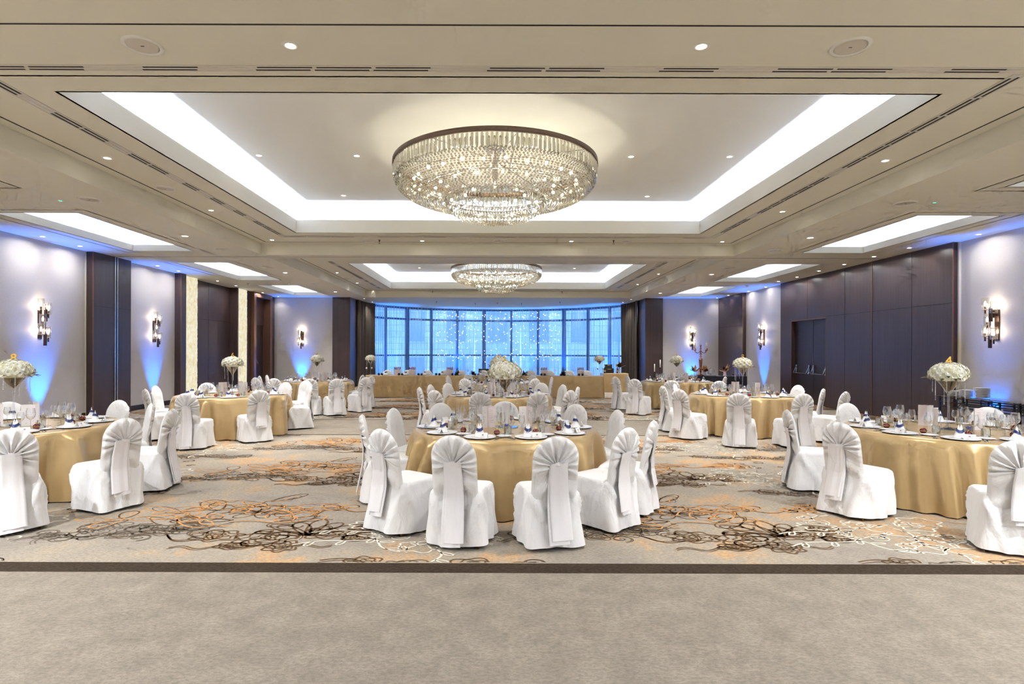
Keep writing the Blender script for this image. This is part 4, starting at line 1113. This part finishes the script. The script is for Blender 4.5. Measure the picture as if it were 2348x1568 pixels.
    v_ = thing('votive', 'glass of blue beads beside the vase on the ' + tn, 'candle glass', (tx + .02, ty - .26, TZ), 0, 'blue bead glasses'); link('glass', TW['votive'], v_); link('blue_beads', TW['beads'], v_)['kind'] = 'stuff'
    for k, (dx, dy, r) in enumerate(((-.2, -.02, .3), (.25, -.05, -.2), (-.02, .3, 2.2))):
        solo('menu_card', TW['menu'], 'folded standing menu card, %s one on the %s' % (('left', 'right', 'rear')[k], tn), 'menu', (tx + dx, ty + dy, TZ), r + ti * .1, 'menu cards')

# ---- long head table
def boxcloth(x0, x1, y0, y1, H, seed, mt, hem=.01):
    rr = random.Random(seed); pts = []
    def seg(a, b, n):
        for i in range(n): t = i / n; pts.append((a[0] + (b[0] - a[0]) * t, a[1] + (b[1] - a[1]) * t))
    L = lambda a, b: max(8, int(math.hypot(a[0] - b[0], a[1] - b[1]) / .035))
    cs = [(x0, y0), (x1, y0), (x1, y1), (x0, y1)]
    for i in range(4): seg(cs[i], cs[(i + 1) % 4], L(cs[i], cs[(i + 1) % 4]))
    rows = []; ph = [rr.uniform(0, 6) for _ in range(5)]; cx, cy = (x0 + x1) / 2, (y0 + y1) / 2
    for z in (H, H - .006, H - .03, H - .15, H * .6, H * .35, H * .12, hem):
        q = (H - z) / H; row = []; s = 0
        for i, p in enumerate(pts):
            s = i * .035; f = .5 + .5 * math.sin(.7 * s + ph[0]); d = .002 + (.03 * q * (math.sin(8 * s + ph[1] + math.sin(2.3 * s)) * .6 + .4 * math.sin(17 * s + ph[2])) * 1.6 * f + .02 * q)
            nx_ = -1 if abs(p[0] - x0) < 1e-6 else (1 if abs(p[0] - x1) < 1e-6 else 0); ny_ = -1 if abs(p[1] - y0) < 1e-6 else (1 if abs(p[1] - y1) < 1e-6 else 0)
            e = -.004 if z == H else d
            row.append((p[0] + nx_ * e, p[1] + ny_ * e, z))
        rows.append(row)
    mb = MB(); mb.grid(rows, True)
    o = len(mb.v); mb.v.extend([(x0 + .004, y0 + .004, H), (x1 - .004, y0 + .004, H), (x1 - .004, y1 - .004, H), (x0 + .004, y1 - .004, H)]); mb.f.append([o, o + 1, o + 2, o + 3]); mb.m.append(0); mb.smooth.append(False)
    return mb.mesh('tablecloth', mt)
def longtable(x0, x1, y0, y1, H, label):
    t = thing('long_table', label, 'table', ((x0 + x1) / 2, (y0 + y1) / 2, 0)); cx, cy = (x0 + x1) / 2, (y0 + y1) / 2
    part('tabletop', MB().box(x0 + .03 - cx, x1 - .03 - cx, y0 + .03 - cy, y1 - .03 - cy, H - .035, H - .006), M['wood2'], t)
    for sx in (x0 + .12, x1 - .12):
        for sy in (y0 + .12, y1 - .12): part('leg', MB().tube([(sx - cx, sy - cy, H - .03), (sx - cx, sy - cy, 0)], .02, 8), M['steel'], t)
HX0, HX1, HY0, HY1, HH = -4.72, 3.8, 20.3, 21.1, .785
longtable(HX0, HX1, HY0, HY1, HH, 'long head table under gold cloth before the bay window')
CXX = [HX0, -1.1, 1.25, HX1]
for k in range(3):
    solo('tablecloth', boxcloth(CXX[k] + .004, CXX[k + 1] - .004, HY0, HY1, HH, 40 + k, M['satin']), ['left', 'middle', 'right'][k] + ' gold cloth on the long head table', 'tablecloth', group='gold head table cloths')
hu = [889, 935, 979.5, 1020, 1057, 1109, 1217, 1260, 1305, 1346]
TZ = HH + .003
SMF = MB().ball((0, 0, .04), .045, 12, 8).mesh('dark_favour', M['black'])
FLUTE = MB().lathe([(.03, 0), (.004, .006), (.004, .1), (.02, .14), (.024, .2), (.02, .26)], 16, caps=False).mesh('champagne_flute', M['glass'])
ROSEF = MB().lathe([(.001, 0), (.028, .01), (.034, .04), (.03, .06), (.001, .045)], 12, caps=False)
for i, u in enumerate(hu):
    lbn = (ORD[i] if i else 'first') + ' from the left'
    x, y = atZ(u, 849, .95); y = 21.4; x = (u - U0) / F * y
    chair(x, y - .28, PI, 'white covered chair behind the head table, ' + lbn, 'chairs behind the head table', i % 4)
    y = HY0 + .3; x2 = (u - U0) / F * y
    ww = ' on the head table, ' + lbn
    solo('charger_plate', TW['charger'], 'white charger plate' + ww, 'plate', (x2 - .12, y + .25, TZ), 0, 'head table plates')
    q = solo('folded_napkin', TW['napkin'], 'white napkin with navy ribbon' + ww, 'napkin', (x2 - .12, y + .25, TZ + .008), i * .7, 'head table napkins'); link('ribbon', TW['ribbon'], q)
    solo('wine_glass', TW['wine_l'], 'large wine glass' + ww, 'wine glass', (x2 + .22, y + .12, TZ), 0, 'head table wine glasses')
    solo('champagne_flute', FLUTE, 'champagne flute' + ww, 'champagne flute', (x2 + .32, y + .05, TZ), 0, 'champagne flutes')
    solo('dark_favour', SMF, 'round black favour left of the card' + ww, 'favour', (x2 - .3, y - .1, TZ), 0, 'black favours')
    solo('dark_favour', SMF, 'round black favour right of the card' + ww, 'favour', (x2 - .18, y - .14, TZ), 0, 'black favours')
for i, u in enumerate((911, 945, 1031, 1248, 1332)):
    x = (u - U0) / F * 20.6
    o = thing('candle_stand', 'blush paper lantern with rose gold candles, ' + ['leftmost', 'second', 'middle', 'fourth', 'rightmost'][i] + ' on the head table', 'candle holder', (x, 20.65, TZ), 0, 'candle lanterns')
    part('sleeve', MB().box(-.12, .12, -.05, .05, 0, .2), M['pink'], o)
    for k in range(4): part('candle', MB().lathe([(.018, .2), (.022, .24), (.022, .29), (.002, .3)], 10, (-.09 + k * .06, 0, 0)), M['rosegold'], o)
# clusters of dark leaves between places
def leafcluster(seed, n, R, mats):
    rr = random.Random(seed); mb = MB()
    for k in range(n):
        a = rr.random() * 6.28; e = rr.uniform(.1, 1.3); L = R * rr.uniform(.6, 1.1); d = Vector((math.cos(a) * math.cos(e), math.sin(a) * math.cos(e), math.sin(e))); s = d.cross(Vector((0, 0, 1))).normalized() * L * .16
        p = Vector((rr.uniform(-.1, .1) * R, rr.uniform(-.1, .1) * R, .01)); m_ = p + d * L * .55
        mb.add([p, m_ - s, p + d * L, m_ + s], [(0, 1, 2, 3)], k % len(mats))
    return mb.mesh('leaves', mats)
LCM = leafcluster(2, 40, .2, [M['leaf'], M['black'], M['leafbrown']])
for i, u in enumerate((1049, 1085, 1150, 1203, 1290)):
    solo('leaf_garland', LCM, 'dark leaf posy on the head table, ' + ['leftmost', 'second from left', 'middle', 'second from right', 'rightmost'][i], 'foliage', ((u - U0) / F * 20.6, 20.5, TZ), i, 'dark leaf posies')
for u, nm, nn in ((849, 'left', 1), (1375, 'right', 2)):
    x = (u - U0) / F * 20.7
    centrepiece(x, 20.75, TZ, 'white flowers in glass vase at the %s end of the head table' % nm, None, nn, .95, 'head table vases')
    for k, dx in enumerate((-.1, .09)):
        o = thing('candlestick', 'glass candlestick %s of the vase at the %s end of the head table' % (('left', 'right')[k], nm), 'candlestick', (x + dx, 20.55, TZ), 0, 'glass candlesticks')
        part('stem', MB().lathe([(.035, 0), (.006, .01), (.006, .2), (.03, .22), (.034, .27)], 14), M['acrylic'], o); part('candle', MB().lathe([(.026, .225), (.026, .28), (.002, .285)], 12), M['wax'], o)
# dark sofa behind the couple
o = thing('sofa', 'dark leather high-backed sofa behind the head table', 'sofa', (.1, 22.5, 0))
part('backrest', MB().box(-.86, .86, .2, .4, .3, .96), M['brownsofa'], o); part('seat', MB().box(-.72, .72, -.35, .22, .2, .46), M['brownsofa'], o)
part('armrest', MB().box(-.86, -.72, -.35, .2, .2, .66), M['brownsofa'], o); part('armrest', MB().box(.72, .86, -.35, .2, .2, .66), M['brownsofa'], o)
for a in (-.8, .8):
    for b in (-.3, .33): part('leg', MB().box(a - .03, a + .03, b - .03, b + .03, 0, .3 if b > 0 else .2), M['black'], o)
# corner gold table with gifts
longtable(4.35, 5.35, 23.3, 24.05, .765, 'small side table right of the head table by the brown curtain')
solo('tablecloth', boxcloth(4.34, 5.36, 23.29, 24.06, .77, 55, M['satin']), 'gold cloth on the small side table by the brown curtain', 'tablecloth')
def gift(x, y, z, w, d, h, lb, rot=0):
    o = thing('gift_box', lb, 'box', (x, y, z), rot, 'black gift boxes'); part('box', MB().box(-w, w, -d, d, 0, h * .8), M['black'], o); part('lid', MB().box(-w - .006, w + .006, -d - .006, d + .006, h * .8, h), M['black'], o)
    part('clasp', MB().box(-w * .4, w * .4, -d - .012, -d - .006, h * .78, h * .88), M['gold'], o)
gift(4.62, 23.65, .772, .19, .13, .2, 'lower black gift box on the corner side table'); gift(4.6, 23.65, .972, .14, .1, .16, 'upper black gift box on the corner side table')
def bottle(x, y, z, lb, mt):
    o = thing('bottle', lb, 'bottle', (x, y, z), 0, 'bottles by the gift boxes'); part('body', MB().lathe([(.038, 0), (.04, .01), (.04, .17), (.014, .23), (.014, .29)], 18), mt, o)
    part('label', MB().lathe([(.0405, .05), (.0405, .13)], 18, caps=False), M['gold'], o); part('cap', MB().lathe([(.016, .26), (.016, .31)], 12), M['gold'], o)
bottle(4.42, 23.45, .772, 'black bottle with gold label left of the gift boxes', M['black']); bottle(4.95, 23.5, .772, 'bottle with gold label right of the gift boxes', M['wine'])
o = thing('orchid_vase', 'slim white vase of orchids and dark leaves by the curtain', 'vase', (5.1, 23.7, .772))
part('vase', MB().lathe([(.03, 0), (.035, .02), (.025, .2), (.03, .24)], 16), M['porc'], o); part('foliage', leafcluster(6, 34, .3, [M['leaf'], M['leaf'], M['wine']]), None, o, loc=(0, 0, .22)); 
mb = MB(); ro = random.Random(4)
for k in range(5): bloom(mb, (-.18 + .04 * k, -.05, .3 + .03 * k), .035, (0, -1, .2), ro)
part('orchid_blooms', mb, M['blossom'], o)

# ---- right rear buffet
longtable(7.3, 9.35, 21.35, 22.0, .745, 'buffet table under black cloth before the right far wall')
solo('tablecloth', boxcloth(7.29, 9.36, 21.34, 22.01, .75, 60, M['navycloth']), 'black cloth on the buffet by the right wall', 'tablecloth')
BZ = .753
o = thing('candelabrum', 'tall rose gold five-armed candelabrum on the black buffet', 'candelabrum', (7.75, 21.7, BZ))
prof = [(.12, 0), (.13, .02), (.05, .05), (.02, .08), (.02, .12), (.035, .16), (.065, .6), (.07, .64), (.03, .68), (.045, .73), (.02, .77), (.045, .82), (.02, .87), (.05, .93), (.02, .97), (.035, 1.03), (.02, 1.08), (.03, 1.14), (.045, 1.17)]
part('stem', MB().lathe(prof, 20), M['rosegold'], o)
for k in range(4):
    a = k * PI / 2 + .5; mb = MB(); c, s = math.cos(a), math.sin(a)
    mb.tube([(c * r, s * r, z) for r, z in ((.02, .93), (.1, .88), (.2, .87), (.27, .91), (.29, .97))], .012, 8); mb.lathe([(.02, .96), (.04, .99), (.02, 1.01), (.035, 1.04)], 12, (c * .29, s * .29, 0))
    part('arm', mb, M['rosegold'], o); part('candle', MB().lathe([(.013, 1.03), (.013, 1.26), (.002, 1.27)], 10, (c * .29, s * .29, 0)), M['pink'], o)
part('candle', MB().lathe([(.013, 1.16), (.013, 1.42), (.002, 1.43)], 10), M['pink'], o)
M['goldleaf'] = mat('gold_leaf', (214, 168, 110), .45, .5)
GLF = leafcluster(8, 26, .3, [M['goldleaf'], M['rosegold']])
for i, (u, s, lb) in enumerate(((1594, 1, 'left of the candelabrum'), (1616, 1, 'right of the candelabrum'), (1662, 1.15, 'at the right end of the buffet'))):
    x = (u - U0) / F * 21.6; o = thing('gold_leaf_vase', 'vase of metallic gold leaves ' + lb, 'vase', (x, 21.6, BZ), i, 'gold leaf vases')
    part('vase', MB().lathe([(.05, 0), (.06, .02), (.045, .12), (.05, .16)], 16), M['acrylic'] if i < 2 else M['pink'], o); link('leaves', GLF, o, (0, 0, .14)).scale = (s, s, s)
o = thing('cake_dome', 'glass cake dome on the black buffet', 'cake dome', (8.1, 21.6, BZ))
part('stand', MB().lathe([(.08, 0), (.02, .02), (.02, .07), (.15, .09), (.15, .1)], 24), M['acrylic'], o); part('dome', MB().lathe([(.13, .1), (.13, .2), (.1, .26), (.02, .285), (.015, .31), (.001, .32)], 24, caps=False), M['glass'], o)
o = thing('cake_stand', 'flat silver cake stand at the right end of the buffet', 'cake stand', (8.95, 21.6, BZ)); part('foot', MB().lathe([(.1, 0), (.02, .02), (.02, .08)], 20), M['silver'], o); part('plate', MB().lathe([(.02, .08), (.2, .09), (.2, .1)], 28), M['silver'], o)
for i, x in enumerate((7.45, 8.35, 8.6)): solo('side_plate', TW['side'], ['leftmost', 'middle', 'rightmost'][i] + ' small white plate on the black buffet', 'plate', (x, 21.5, BZ), 0, 'buffet plates')
for i, (u, h) in enumerate(((1501, 1.15), (1514, 1.33))):
    x = (u - U0) / F * 24.1; o = thing('floor_candlestick', ['shorter', 'taller'][i] + ' white candle on black stand by the right dark pillar', 'candlestick', (x, 24.1, 0), 0, 'candles by the pillar')
    part('stand', MB().lathe([(.11, 0), (.11, .015), (.012, .03), (.012, h - .38), (.045, h - .36), (.03, h - .33)], 16), M['black'], o); part('candle', MB().lathe([(.022, h - .34), (.022, h - .01), (.003, h)], 12), M['wax'], o)

# ---- console by the right wall
o = thing('console_table', 'long glass-topped console with dark lattice rail at right wall', 'console table', (9.66, 10.3, 0))
part('glass_top', MB().box(-.27, .27, -2.0, 1.85, .74, .755), M['glasstop'] if 'glasstop' in M else M['glass'], o)
mb = MB()
for z in (.715, .62, .53):
    for x in (-.25, .25): mb.box(x - .012, x + .012, -1.98, 1.83, z - .012, z + .012)
for x in (-.25, .25):
    for y in (-1.9, -1.3, -1.05, -.4, -.15, .35, .6, 1.1, 1.35, 1.8):
        mb.box(x - .012, x + .012, y - .012, y + .012, .53, .73)
    for a, b in ((-1.3, -1.05), (-.4, -.15), (.35, .6), (1.1, 1.35)):
        mb.tube([(x, a, .53), (x, b, .72)], .008, 6); mb.tube([(x, b, .53), (x, a, .72)], .008, 6)
part('lattice_rail', mb, M['black'], o)
for x in (-.25, .25):
    for y in (-1.95, -.05, 1.8): part('leg', MB().box(x - .02, x + .02, y - .02, y + .02, 0, .74), M['black'], o)
PLS = MB().lathe([(.001, .0), (.07, .0), (.13, .012), (.135, .012), (.135, .008), (.08, -.002)], 28, caps=False).mesh('plate', M['porc'])
for k, (x, y, n_) in enumerate(((9.6, 11.92, 8), (9.6, 11.62, 11), (9.64, 11.32, 16))):
    for i in range(n_):
        solo('stacked_plate', PLS, 'white plate %s of %s stack on the console' % (('at the bottom' if i == 0 else 'at the top' if i == n_ - 1 else ['', 'second', 'third', 'fourth', 'fifth', 'sixth', 'seventh', 'eighth', 'ninth', 'tenth', 'eleventh', 'twelfth', 'thirteenth', 'fourteenth', 'fifteenth'][i] + ' up'), ['the low', 'the middle', 'the tall'][k]), 'plate', (x, y, .757 + i * .0128), 0, 'stacked console plates')
EXPO = 0.78
# ================================================================== CAMERA, WORLD, VIEW
cam = bpy.data.cameras.new('camera'); cam.sensor_width = 36; cam.lens = 36 * F / 2348
cam.shift_x = (1174 - U0) / 2348; cam.shift_y = (V0 - 784) / 2348; cam.clip_end = 200
co_ = bpy.data.objects.new('camera', cam); COL.objects.link(co_)
co_.matrix_world = Matrix.Translation((0, 0, CH)) @ Matrix.Rotation(PI / 2, 4, 'X') @ Matrix.Rotation(ROLL, 4, 'Z')
SC.camera = co_
w = bpy.data.worlds.new('world'); SC.world = w; w.use_nodes = True
w.node_tree.nodes['Background'].inputs[0].default_value = S((176, 212, 250)); w.node_tree.nodes['Background'].inputs[1].default_value = 2.6
SC.view_settings.view_transform = 'Standard'; SC.view_settings.look = 'None'; SC.view_settings.gamma = 1
SC.view_settings.use_curve_mapping = False; SC.view_settings.exposure = EXPO
c = SC.cycles; c.max_bounces = 5; c.diffuse_bounces = 3; c.use_adaptive_sampling = True; c.adaptive_threshold = .12; c.adaptive_min_samples = 12; c.glossy_bounces = 2; c.transmission_bounces = 4; c.transparent_max_bounces = 9
c.sample_clamp_indirect = 4; c.sample_clamp_direct = 12; c.caustics_reflective = False; c.caustics_refractive = False; c.use_light_tree = True
c.use_denoising = True
